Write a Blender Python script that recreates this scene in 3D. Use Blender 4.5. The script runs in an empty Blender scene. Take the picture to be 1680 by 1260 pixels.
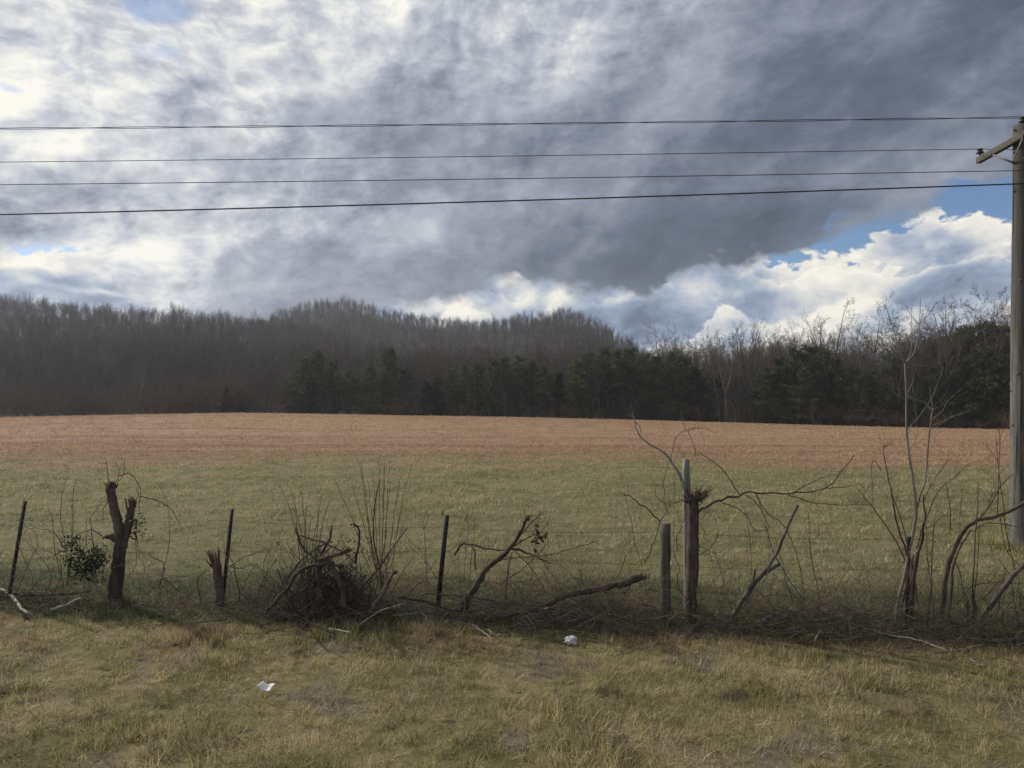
import bpy, math, random
import numpy as np
from mathutils import Vector, Matrix, noise as mnoise

sc = bpy.context.scene
RAD = math.radians
F = 1213.0            # focal length in photo pixels (1680 wide)
HC = 2.5              # eye height above the verge
SUN_AZ, SUN_EL = RAD(-52), RAD(31)     # azimuth from the view axis (+Y), negative = to the left

def lin(*c):
    return tuple(((x/255)/12.92 if x/255 <= .04045 else ((x/255+.055)/1.055)**2.4) for x in c)

# ------------------------------------------------------------------ camera
cam = bpy.data.cameras.new("camera")
cam.sensor_width = 36.0
cam.lens = 36.0*F/1680
cam.clip_end = 6000
cam_o = bpy.data.objects.new("camera", cam)
sc.collection.objects.link(cam_o)
cam_o.location = (0, 0, HC)
cam_o.rotation_euler = (RAD(90), 0, 0)
sc.camera = cam_o

# ------------------------------------------------------------------ node helper
class NT:
    def __init__(s, tree): s.t = tree; s.n = tree.nodes; s.l = tree.links
    def new(s, typ, **kw):
        n = s.n.new(typ)
        for k, v in kw.items(): setattr(n, k, v)
        return n
    def put(s, sock, v):
        if v is None: return
        if isinstance(v, bpy.types.NodeSocket): s.l.new(v, sock)
        elif isinstance(v, (tuple, list)) and len(v) == 3 and sock.type == 'RGBA': sock.default_value = (*v, 1)
        else: sock.default_value = v
    def m(s, op, a, b=None, c=None, clamp=False):
        n = s.new('ShaderNodeMath', operation=op, use_clamp=clamp)
        s.put(n.inputs[0], a); s.put(n.inputs[1], b)
        if c is not None: s.put(n.inputs[2], c)
        return n.outputs[0]
    def v(s, op, a, b=None, scale=None):
        n = s.new('ShaderNodeVectorMath', operation=op)
        s.put(n.inputs[0], a); s.put(n.inputs[1], b)
        if scale is not None: s.put(n.inputs['Scale'], scale)
        return n.outputs['Value'] if op in ('DOT_PRODUCT', 'LENGTH') else n.outputs[0]
    def xyz(s, x, y, z=0.0):
        n = s.new('ShaderNodeCombineXYZ')
        s.put(n.inputs[0], x); s.put(n.inputs[1], y); s.put(n.inputs[2], z)
        return n.outputs[0]
    def sep(s, vec):
        n = s.new('ShaderNodeSeparateXYZ'); s.put(n.inputs[0], vec); return n.outputs
    def noise(s, vec, scale, detail=4, rough=.5, lac=2.0, dist=0.0, col=False, typ='FBM', norm=True):
        n = s.new('ShaderNodeTexNoise'); n.noise_type = typ
        if hasattr(n, 'normalize'): n.normalize = norm
        s.put(n.inputs['Vector'], vec); s.put(n.inputs['Scale'], scale); s.put(n.inputs['Detail'], detail)
        s.put(n.inputs['Roughness'], rough); s.put(n.inputs['Lacunarity'], lac); s.put(n.inputs['Distortion'], dist)
        return n.outputs['Color'] if col else n.outputs[0]
    def mix(s, f, a, b, blend='MIX'):
        n = s.new('ShaderNodeMix', data_type='RGBA', blend_type=blend)
        s.put(n.inputs[0], f); s.put(n.inputs[6], a); s.put(n.inputs[7], b)
        return n.outputs[2]
    def step(s, x, lo, hi, smooth=True):
        n = s.new('ShaderNodeMapRange', interpolation_type='SMOOTHSTEP' if smooth else 'LINEAR')
        s.put(n.inputs[0], x); s.put(n.inputs[1], lo); s.put(n.inputs[2], hi)
        n.inputs[3].default_value = 0; n.inputs[4].default_value = 1
        return n.outputs[0]
    def curve(s, x, pts):
        """piecewise smooth function of x, points in any units"""
        x0, x1 = pts[0][0], pts[-1][0]
        ys = [p[1] for p in pts]; y0, y1 = min(ys), max(ys)
        if y1 - y0 < 1e-9: y1 = y0 + 1e-9
        t = s.step(x, x0, x1, False)
        n = s.new('ShaderNodeFloatCurve')
        c = n.mapping.curves[0]
        q = [((p[0]-x0)/(x1-x0), (p[1]-y0)/(y1-y0)) for p in pts]
        c.points[0].location = q[0]; c.points[1].location = q[-1]
        for a in q[1:-1]: c.points.new(*a)
        n.mapping.use_clip = False
        n.mapping.update()
        s.put(n.inputs['Value'], t)
        return s.m('MULTIPLY_ADD', n.outputs[0], y1-y0, y0)
    def ramp(s, x, stops, interp='LINEAR'):
        n = s.new('ShaderNodeValToRGB'); r = n.color_ramp; r.interpolation = interp
        r.elements[0].position = stops[0][0]; r.elements[0].color = (*stops[0][1], 1)
        r.elements[1].position = stops[-1][0]; r.elements[1].color = (*stops[-1][1], 1)
        for p, c in stops[1:-1]:
            e = r.elements.new(p); e.color = (*c, 1)
        s.put(n.inputs[0], x)
        return n.outputs[0]

# ------------------------------------------------------------------ sky: Nishita air + broken winter cloud
def az_of(px): return math.degrees(math.atan((px-840)/F))
def el_of(py, px=840):
    u = (px-840)/F
    return math.degrees(math.atan((630-py)/F/math.sqrt(1+u*u)))

def build_world():
    w = bpy.data.worlds.new("World"); sc.world = w; w.use_nodes = True
    t = NT(w.node_tree); t.n.clear()
    out = t.new('ShaderNodeOutputWorld'); bg = t.new('ShaderNodeBackground')
    t.l.new(bg.outputs[0], out.inputs[0])
    sky = t.new('ShaderNodeTexSky', sky_type='NISHITA'); sky.sun_disc = False
    sky.sun_elevation = SUN_EL; sky.sun_rotation = SUN_AZ
    sky.air_density = 1.0; sky.dust_density = .4; sky.ozone_density = 2.0
    d = t.new('ShaderNodeTexCoord').outputs['Generated']
    x, y, z = t.sep(d)
    DEG = 180/math.pi
    az = t.m('MULTIPLY', t.m('ARCTAN2', x, y), DEG)
    el = t.m('MULTIPLY', t.m('ARCSINE', z), DEG)
    # cloud space: degrees; elevation stretched so that the banks lie flatter
    P = t.xyz(az, t.m('MULTIPLY', el, 1.6), 3.7)
    # domain warp, two sizes
    w1 = t.v('SUBTRACT', t.noise(P, .05, 3, .5, col=True), (.5, .5, .5))
    w2 = t.v('SUBTRACT', t.noise(P, .20, 5, .55, col=True), (.5, .5, .5))
    Q = t.v('ADD', P, t.v('SCALE', w1, scale=5.0))
    Q = t.v('ADD', Q, t.v('SCALE', w2, scale=1.5))
    wx, wy, _ = t.sep(t.v('ADD', t.v('SCALE', w1, scale=6.0), t.v('SCALE', w2, scale=3.4)))
    azw = t.m('ADD', az, wx); elw = t.m('ADD', el, t.m('MULTIPLY', wy, .8))
    # direction to the sun inside cloud space
    L = Vector((-.75, .66, 0))
    def relief(scale, off, det, rough, L=L):
        a = t.noise(Q, scale, det, rough)
        b = t.noise(t.v('ADD', Q, tuple(L*off)), scale, det, rough)
        return a, t.m('SUBTRACT', a, b)
    nA, rA = relief(.075, 2.8, 5, .52, Vector((-.30, .95, 0)))
    nB, rB = relief(.22, 1.0, 5, .55)
    nC, rC = relief(.62, .36, 4, .52)
    nD, rD = relief(.14, 1.5, 4, .48, Vector((-.55, .83, 0)))
    # --- deck luminance (display values), rows of constant elevation
    PXS = (-900, -300, 0, 200, 400, 600, 800, 1000, 1200, 1400, 1600, 2000, 2600)
    rows = [
        (-400, (0.8, 0.835, 0.835, 0.815, 0.775, 0.8, 0.74, 0.66, 0.58, 0.5, 0.46, 0.46, 0.5)),
        (20,   (0.8, 0.815, 0.775, 0.78, 0.795, 0.82, 0.78, 0.72, 0.57, 0.47, 0.4, 0.42, 0.5)),
        (100,  (0.8, 0.825, 0.825, 0.815, 0.795, 0.7, 0.73, 0.66, 0.53, 0.44, 0.43, 0.44, 0.5)),
        (200,  (0.8, 0.835, 0.835, 0.805, 0.77, 0.6, 0.6, 0.55, 0.46, 0.41, 0.47, 0.46, 0.5)),
        (300,  (0.8, 0.825, 0.795, 0.74, 0.7, 0.64, 0.56, 0.53, 0.45, 0.44, 0.5, 0.5, 0.5)),
        (390,  (0.8, 0.815, 0.815, 0.795, 0.76, 0.66, 0.55, 0.4, 0.38, 0.48, 0.55, 0.55, 0.5)),
        (450,  (0.8, 0.8, 0.775, 0.805, 0.64, 0.57, 0.5, 0.36, 0.36, 0.48, 0.55, 0.55, 0.5)),
        (520,  (0.7, 0.8, 0.8, 0.805, 0.6, 0.52, 0.5, 0.5, 0.5, 0.55, 0.55, 0.55, 0.5)),
    ]
    els = [el_of(r[0]) for r in rows]
    lum = None
    for i, (py, vals) in enumerate(rows):
        c = t.curve(azw, [(az_of(p) if abs(p) < 3000 else p, v) for p, v in zip(PXS, vals)])
        e = els[i]
        up = els[i-1] if i else None; dn = els[i+1] if i+1 < len(els) else None
        wgt = None
        if up is not None: wgt = t.m('SUBTRACT', 1.0, t.step(elw, e, up))
        if dn is not None:
            k = t.step(elw, dn, e)
            wgt = k if wgt is None else t.m('MINIMUM', wgt, k)
        term = t.m('MULTIPLY', c, wgt)
        lum = term if lum is None else t.m('ADD', lum, term)
    # relief: crisp in the thin bright cloud, soft under the thick deck
    crisp = t.step(lum, .45, .82)
    amp = t.m('MULTIPLY_ADD', crisp, .48, .40)
    det = t.m('ADD', t.m('ADD', t.m('MULTIPLY', rA, 1.15), t.m('MULTIPLY', rD, .45)), t.m('MULTIPLY', rC, .16))
    det = t.m('ADD', det, t.m('MULTIPLY', rB, t.m('MULTIPLY_ADD', crisp, .55, .30)))
    det = t.m('ADD', det, t.m('MULTIPLY', t.m('SUBTRACT', nC, .5), .16))
    det = t.m('ADD', det, t.m('MULTIPLY', t.m('SUBTRACT', nA, .5), .50))
    # lumps with crisp, sun-lit upper edges
    for sc_, k_, hi in ((.105, 12.0, .15), (.27, 9.0, .10)):
        e_ = t.noise(t.v('ADD', Q, (11.0+sc_*90, 5.0, 2.0)), sc_, 7, .56)
        dd = t.m('SUBTRACT', e_, .50)
        pf = t.m('MULTIPLY', t.step(dd, -.004, .030), t.m('SUBTRACT', t.m('MULTIPLY', t.m('EXPONENT', t.m('MULTIPLY', t.m('MAXIMUM', dd, 0.0), -k_)), hi), hi*.55))
        det = t.m('ADD', det, pf)
    lumd = t.m('ADD', lum, t.m('MULTIPLY', det, amp))
    # blue of the gaps
    nish = t.mix(1.0, sky.outputs[0], (.68, .80, .98), 'MULTIPLY')
    # masks
    edge = t.curve(az, [(az_of(p), el_of(y_, p)) for p, y_ in ((-2500, 420), (-300, 420), (0, 428), (110, 415), (185, 445), (215, 500),
            (350, 540), (520, 540), (640, 520), (730, 488), (800, 470), (900, 474), (1000, 474), (1150, 438), (1250, 420), (1330, 404),
            (1410, 378), (1490, 344), (1550, 317), (1620, 298), (1700, 268), (2000, 200), (2600, 120))])
    rag = t.m('ADD', t.m('MULTIPLY', t.m('SUBTRACT', nB, .5), 4.5), t.m('MULTIPLY', t.m('SUBTRACT', nC, .5), 2.4))
    deck = t.step(t.m('ADD', t.m('SUBTRACT', elw, edge), rag), -.55, .75)
    # holes in the bright part of the deck
    def hole(px, py, sx, sy, amt):
        a = t.m('DIVIDE', t.m('SUBTRACT', azw, az_of(px)), sx); b = t.m('DIVIDE', t.m('SUBTRACT', elw, el_of(py, px)), sy)
        g = t.m('EXPONENT', t.m('MULTIPLY', t.m('ADD', t.m('MULTIPLY', a, a), t.m('MULTIPLY', b, b)), -1.0))
        return t.m('MULTIPLY', g, amt)
    hl = hole(285, 8, 2.6, 1.4, 1.2)
    for h in ((110, 130, 1.7, .8, .9), (5, 145, 1.0, .7, .9), (90, 395, 2.2, 1.0, .75), (200, 425, 2.2, 1.4, .7), (370, 400, 1.4, .9, .55), (230, 80, 3.5, 1.0, .6)):
        hl = t.m('ADD', hl, hole(*h))
    hl = t.step(t.m('ADD', hl, t.m('MULTIPLY', t.m('SUBTRACT', nB, .55), 2.0)), .45, .95)
    deck = t.m('MULTIPLY', deck, t.m('SUBTRACT', 1.0, t.m('MULTIPLY', hl, .62)))
    def blob(px, py, sx, sy, amt):
        return hole(px, py, sx, sy, amt)
    nBc, nCc, rAc = t.m('SUBTRACT', nB, .5), t.m('SUBTRACT', nC, .5), t.m('MULTIPLY', rA, .75)
    tex = t.m('ADD', t.m('ADD', rAc, t.m('MULTIPLY', rB, .62)), t.m('ADD', t.m('ADD', t.m('MULTIPLY', nCc, .12), t.m('MULTIPLY', rD, .9)), t.m('MULTIPLY', rC, .20)))
    rag2 = t.m('ADD', t.m('MULTIPLY', nBc, 7.0), t.m('MULTIPLY', nCc, 3.0))
    def cumulus(tops, inside, rim, width, ragk=1.0):
        top = t.curve(az, [(az_of(p), el_of(y_, p)) for p, y_ in tops])
        dep = t.m('ADD', t.m('SUBTRACT', top, el), t.m('MULTIPLY', rag2, ragk))
        mask = t.step(dep, -.05, .40)
        lit = t.m('MULTIPLY', t.m('EXPONENT', t.m('DIVIDE', t.m('MAXIMUM', dep, 0.0), -width)), rim)
        base = t.curve(azw, [(az_of(p), v) for p, v in inside])
        return mask, t.m('ADD', base, t.m('ADD', lit, tex))
    m1, l1 = cumulus(((-2500, 400), (-300, 380), (0, 405), (100, 400), (200, 400), (300, 395), (700, 400), (1000, 400), (1200, 405),
            (1340, 412), (1420, 396), (1480, 378), (1545, 350), (1600, 342), (1640, 358), (1680, 352), (1900, 330), (2600, 300)),
            ((-900, .7), (0, .57), (110, .56), (190, .68), (300, .62), (500, .58), (640, .64), (720, .76), (820, .76), (1000, .72), (1230, .72), (1330, .74), (1450, .74), (1680, .76), (2600, .75)), .24, 1.5)
    m2, l2 = cumulus(((-2500, 520), (0, 520), (500, 520), (640, 525), (760, 486), (850, 470), (950, 480), (1040, 470), (1130, 442), (1230, 450), (1300, 442), (1360, 420),
            (1450, 428), (1530, 446), (1600, 430), (1700, 428), (2600, 420)),
            ((-900, .6), (600, .62), (760, .72), (900, .60), (1100, .62), (1250, .66), (1340, .74), (1500, .70), (1680, .66), (2600, .66)), .26, 1.3)
    m3, l3 = cumulus(((-2500, 560), (400, 560), (900, 560), (1000, 545), (1080, 560), (1140, 540), (1190, 508), (1230, 520), (1270, 528), (1340, 500), (1420, 486), (1520, 512), (1620, 490), (1700, 505), (2600, 500)),
            ((-900, .6), (1000, .60), (1180, .74), (1300, .68), (1420, .72), (1600, .60), (2600, .6)), .24, 1.1, .5)
    low = t.m('ADD', l1, t.m('MULTIPLY', m2, t.m('SUBTRACT', l2, l1)))
    low = t.m('ADD', low, t.m('MULTIPLY', m3, t.m('SUBTRACT', l3, low)))
    cum = t.m('MAXIMUM', m1, t.m('MAXIMUM', m2, m3))
    for bl in ((1175, 447, 2.6, .9, -.24), (800, 472, 1.4, .9, -.20), (905, 470, 2.0, .8, -.20), (1040, 515, 5.0, 1.2, -.16), (1480, 392, 2.4, 1.2, -.17),
               (1610, 470, 4.0, 1.2, -.12), (1400, 475, 2.0, 2.2, .12), (755, 502, 2.6, .7, .16), (940, 494, 1.6, .4, .16), (1630, 390, 2.0, 1.2, .08),
               (380, 490, 6.0, 2.0, -.14), (60, 470, 4.0, 1.4, -.03), (95, 438, 2.0, .5, .22), (45, 446, 1.0, .4, .2), (100, 473, 1.5, .5, .20), (160, 484, 1.1, .3, .25)):
        low = t.m('ADD', low, blob(*bl))
    # colour by luminance
    stops = [(0.0, lin(40, 46, 58)), (.30, lin(78, 87, 104)), (.42, lin(100, 109, 127)), (.55, lin(139, 146, 162)), (.68, lin(172, 178, 191)),
             (.80, lin(204, 208, 214)), (.90, lin(232, 233, 230)), (1.0, lin(252, 250, 240))]
    c_deck = t.ramp(t.m('MULTIPLY', lumd, 1.0, clamp=True), stops)
    stops2 = [(0.0, lin(60, 70, 88)), (.40, lin(104, 118, 142)), (.58, lin(140, 155, 180)), (.70, lin(172, 184, 202)), (.80, lin(206, 210, 214)),
              (.90, lin(236, 234, 226)), (1.0, lin(255, 250, 236))]
    c_low = t.ramp(t.m('MULTIPLY', low, 1.0, clamp=True), stops2)
    k = 10.0
    col = t.mix(cum, nish, t.v('SCALE', c_low, scale=k))
    col = t.mix(deck, col, t.v('SCALE', c_deck, scale=k))
    # below the horizon: dull earth tone
    col = t.mix(t.step(el, -4.0, -.5), (.6, .55, .45), col)
    t.put(bg.inputs['Color'], col); bg.inputs['Strength'].default_value = .1
    w.cycles.sampling_method = 'MANUAL'; w.cycles.sample_map_resolution = 512
build_world()

vs = sc.view_settings
sc.display_settings.display_device = 'sRGB'
vs.view_transform = 'Standard'; vs.look = 'None'; vs.exposure = 0; vs.gamma = 1
vs.use_curve_mapping = False
sc.cycles.use_denoising = True; sc.cycles.sample_clamp_indirect = 4.0; sc.cycles.sample_clamp_direct = 12.0
try: sc.cycles.denoising_prefilter = 'ACCURATE'; sc.cycles.denoising_input_passes = 'RGB_ALBEDO_NORMAL'
except Exception: pass
sc.cycles.max_bounces = 6; sc.cycles.diffuse_bounces = 3; sc.cycles.transmission_bounces = 4; sc.cycles.transparent_max_bounces = 8

sun = bpy.data.lights.new("sun", 'SUN'); sun.energy = 4.6; sun.angle = RAD(.8); sun.color = (1, .93, .82)
sun_o = bpy.data.objects.new("sun", sun); sc.collection.objects.link(sun_o)
sdir = Vector((math.sin(SUN_AZ)*math.cos(SUN_EL), math.cos(SUN_AZ)*math.cos(SUN_EL), math.sin(SUN_EL)))
sun_o.rotation_euler = sdir.to_track_quat('Z', 'Y').to_euler()
sun_o.location = sdir*40
# ------------------------------------------------------------------ mesh helpers
COL = sc.collection
class MB:
    """collects tubes / strips / polygons, links them as ONE mesh object"""
    def __init__(s): s.v = []; s.f = []; s.n = 0; s.a = []
    def add(s, verts, faces, a=0.0):
        verts = np.asarray(verts, dtype=np.float64).reshape(-1, 3)
        s.v.append(verts); s.f.append((np.asarray(faces, dtype=np.int64)+s.n))
        s.a.append(np.full(len(verts), a) if np.isscalar(a) else np.asarray(a)); s.n += len(verts)
    def tube(s, pts, r, k=5, cap0=False, cap1=False, a=0.0):
        pts = np.asarray(pts, dtype=np.float64); n = len(pts)
        r = np.broadcast_to(np.asarray(r, dtype=np.float64), (n,)) if np.ndim(r) else np.full(n, float(r))
        tg = np.empty_like(pts); tg[1:-1] = pts[2:]-pts[:-2]; tg[0] = pts[1]-pts[0]; tg[-1] = pts[-1]-pts[-2]
        tg /= (np.linalg.norm(tg, axis=1, keepdims=True)+1e-12)
        m = tg.mean(0); ref = np.eye(3)[int(np.argmin(np.abs(m)))]
        u = np.cross(tg, ref); u /= (np.linalg.norm(u, axis=1, keepdims=True)+1e-12)
        w = np.cross(tg, u)
        th = np.arange(k)*2*math.pi/k
        ring = pts[:, None, :]+r[:, None, None]*(np.cos(th)[None, :, None]*u[:, None, :]+np.sin(th)[None, :, None]*w[:, None, :])
        i = np.arange(n-1)[:, None]*k; j = np.arange(k)[None, :]; j2 = (j+1) % k
        q = np.stack([i+j, i+j2, i+k+j2, i+k+j], -1).reshape(-1, 4)
        base = s.n
        s.add(ring.reshape(-1, 3), q, a)
        for on, o in ((cap0, 0), (cap1, (n-1)*k)):
            if on:
                c = ring[0 if o == 0 else -1].mean(0)
                idx = base+o+np.arange(k); cc = s.n
                s.v.append(c[None]); s.a.append(np.full(1, float(a) if np.isscalar(a) else 0.0)); s.n += 1
                t_ = np.stack([np.full(k, cc), idx, np.roll(idx, -1)], -1)
                if o == 0: t_ = t_[:, ::-1]
                s.f.append(t_)
        return ring
    def box(s, c, size, R=None, a=0.0):
        c = np.asarray(c); h = np.asarray(size)/2
        v = np.array([(x, y, z) for z in (-1, 1) for y in (-1, 1) for x in (-1, 1)])*h
        if R is not None: v = v@np.asarray(R).T
        s.add(v+c, [(0, 2, 3, 1), (4, 5, 7, 6), (0, 1, 5, 4), (2, 6, 7, 3), (0, 4, 6, 2), (1, 3, 7, 5)], a)
    def lathe(s, prof, c, k=14, axis=None):
        """prof = [(r, h)], about z through c"""
        pr = np.array(prof); th = np.arange(k)*2*math.pi/k
        v = np.stack([pr[:, 0, None]*np.cos(th), pr[:, 0, None]*np.sin(th), np.repeat(pr[:, 1, None], k, 1)], -1)
        if axis is not None: v = v@np.asarray(axis).T
        n = len(pr); i = np.arange(n-1)[:, None]*k; j = np.arange(k)[None]; j2 = (j+1) % k
        s.add(v.reshape(-1, 3)+np.asarray(c), np.stack([i+j, i+j2, i+k+j2, i+k+j], -1).reshape(-1, 4))
    def mesh(s, name, mat=None, smooth=True):
        V = np.concatenate(s.v); me = bpy.data.meshes.new(name)
        tot = np.concatenate([np.full(len(f), f.shape[1]) for f in s.f])
        loops = np.concatenate([f.reshape(-1) for f in s.f])
        me.vertices.add(len(V)); me.vertices.foreach_set('co', V.astype(np.float32).ravel())
        me.loops.add(len(loops)); me.loops.foreach_set('vertex_index', loops.astype(np.int32))
        me.polygons.add(len(tot))
        st = np.concatenate([[0], np.cumsum(tot)[:-1]])
        me.polygons.foreach_set('loop_start', st.astype(np.int32))
        try: me.polygons.foreach_set('loop_total', tot.astype(np.int32))
        except Exception: pass
        me.polygons.foreach_set('use_smooth', np.full(len(tot), smooth))
        at = me.attributes.new('shade_id', 'FLOAT', 'POINT'); at.data.foreach_set('value', np.concatenate(s.a).astype(np.float32))
        me.update(calc_edges=True); me.validate()
        if mat: me.materials.append(mat)
        return me
    def build(s, name, mat, parent=None, loc=None, smooth=True, origin=None):
        """origin: world point that becomes the object's origin"""
        if origin is not None: s.v = [v-np.asarray(origin) for v in s.v]
        o = bpy.data.objects.new(name, s.mesh(name, mat, smooth)); COL.objects.link(o)
        if parent is not None: o.parent = parent
        if loc is not None: o.location = loc
        elif origin is not None and parent is None: o.location = origin
        return o

def tag(o, label=None, cat=None, group=None, kind=None):
    if label: o['label'] = label
    if cat: o['category'] = cat
    if group: o['group'] = group
    if kind: o['kind'] = kind
    return o
def empty(name, loc, label=None, cat=None, group=None, rz=0):
    o = bpy.data.objects.new(name, None); o.empty_display_size = .2; COL.objects.link(o)
    o.location = loc; o.rotation_euler = (0, 0, rz)
    return tag(o, label, cat, group)
def copy_tree(o, loc, rz=0.0, scale=1.0, label=None, cat=None, group=None, parent=None):
    c = o.copy(); COL.objects.link(c)
    if parent is not None: c.parent = parent
    else:
        c.location = loc; c.rotation_euler = (0, 0, rz); c.scale = scale if hasattr(scale, '__len__') else (scale,)*3
        tag(c, label, cat, group)
    for ch in list(o.children): copy_tree(ch, None, parent=c)
    return c

def smooth(a, b, x):
    t = np.clip((np.asarray(x, float)-a)/(b-a), 0, 1); return t*t*(3-2*t)

# ------------------------------------------------------------------ materials
def mat(name):
    m = bpy.data.materials.new(name); m.use_nodes = True
    t = NT(m.node_tree); t.n.clear()
    out = t.new('ShaderNodeOutputMaterial')
    return m, t, out
def principled(t, out, col, rough=.85, bump=None, strength=.5, dist=.02, spec=.25, metallic=0.0):
    b = t.new('ShaderNodeBsdfPrincipled')
    t.put(b.inputs['Base Color'], col); t.put(b.inputs['Roughness'], rough)
    b.inputs['Specular IOR Level'].default_value = spec; b.inputs['Metallic'].default_value = metallic
    if bump is not None:
        bn = t.new('ShaderNodeBump'); bn.inputs['Strength'].default_value = strength; bn.inputs['Distance'].default_value = dist
        t.put(bn.inputs['Height'], bump); t.l.new(bn.outputs[0], b.inputs['Normal'])
    t.l.new(b.outputs[0], out.inputs[0]); return b
def bark(name, c1, c2, c3=None, sc_=18, stretch=5, rnd=.25, bumpd=.006, rough=.9):
    m, t, out = mat(name)
    oc = t.new('ShaderNodeTexCoord').outputs['Object']
    p = t.v('MULTIPLY', oc, (1, 1, 1/stretch))
    n = t.noise(p, sc_, 6, .65); n2 = t.noise(oc, sc_*.22, 3, .6)
    col = t.mix(t.step(n, .3, .7), c1, c2)
    if c3: col = t.mix(t.step(n2, .52, .72), col, c3)
    at = t.new('ShaderNodeAttribute'); at.attribute_name = 'shade_id'
    k = t.m('MULTIPLY_ADD', at.outputs['Fac'], rnd*2, 1-rnd)
    oi = t.new('ShaderNodeObjectInfo').outputs['Random']
    k = t.m('MULTIPLY', k, t.m('MULTIPLY_ADD', oi, rnd, 1-rnd/2))
    col = t.mix(1.0, col, t.xyz(k, k, k), 'MULTIPLY')
    principled(t, out, col, rough, n, .8, bumpd, .2)
    return m
M = {}
M['bark_dark'] = bark('bark_dark', (.030, .024, .020), (.085, .068, .056), (.06, .065, .05))
M['bark_grey'] = bark('bark_grey', (.055, .049, .043), (.140, .124, .108), (.115, .11, .095))
M['bark_red'] = bark('bark_red', (.042, .031, .025), (.125, .093, .074), (.10, .088, .074))
M['bark_pale'] = bark('bark_pale', (.12, .108, .094), (.25, .225, .195), (.19, .175, .15))
M['bleached'] = bark('bleached', (.22, .20, .17), (.46, .42, .36), (.34, .31, .27), 40, 6)
M['raw_wood'] = bark('raw_wood', (.20, .14, .095), (.42, .32, .22), (.16, .10, .07), 40, 8)
M['twig_brown'] = bark('twig_brown', (.060, .044, .036), (.118, .088, .070), None, 30, 2, .5)
M['twig_grey'] = bark('twig_grey', (.080, .071, .063), (.165, .147, .126), None, 30, 2, .5)
M['twig_russet'] = bark('twig_russet', (.085, .052, .036), (.170, .108, .076), None, 30, 2, .5)
M['twig_dead'] = bark('twig_dead', (.060, .046, .036), (.155, .122, .095), None, 26, 2, .75)
M['post_wood'] = bark('post_wood', (.042, .036, .031), (.115, .100, .086), (.075, .085, .055), 26, 14)
M['post_grey'] = bark('post_grey', (.12, .115, .10), (.27, .26, .23), (.17, .18, .14), 26, 14)
M['steel'] = bark('steel_rusty', (.018, .018, .017), (.040, .036, .032), (.075, .042, .026), 30, 2, .2, .001, .6)
M['wire'] = bark('wire_rusty', (.05, .035, .026), (.09, .07, .055), None, 60, 1, .2, .0004, .6)

def leafy(name, c1, c2, transl=.3, rnd=True, attr=True):
    m, t, out = mat(name)
    at = t.new('ShaderNodeAttribute'); at.attribute_name = 'shade_id'
    oi = t.new('ShaderNodeObjectInfo').outputs['Random']
    f = t.m('ADD', t.m('MULTIPLY', at.outputs['Fac'], .7), t.m('MULTIPLY', oi, .3))
    col = t.mix(f, c1, c2)
    d = t.new('ShaderNodeBsdfPrincipled'); t.put(d.inputs['Base Color'], col); d.inputs['Roughness'].default_value = .6; d.inputs['Specular IOR Level'].default_value = .2
    tr = t.new('ShaderNodeBsdfTranslucent'); t.put(tr.inputs[0], col)
    mx = t.new('ShaderNodeMixShader'); mx.inputs[0].default_value = transl
    t.l.new(d.outputs[0], mx.inputs[1]); t.l.new(tr.outputs[0], mx.inputs[2]); t.l.new(mx.outputs[0], out.inputs[0])
    return m
M['needle'] = leafy('pine_needle', (.028, .044, .018), (.115, .140, .050))
M['cedar'] = leafy('cedar_needle', (.018, .029, .016), (.058, .074, .036))
M['ivy'] = leafy('ivy_leaf', (.018, .028, .014), (.048, .062, .032))

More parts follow.
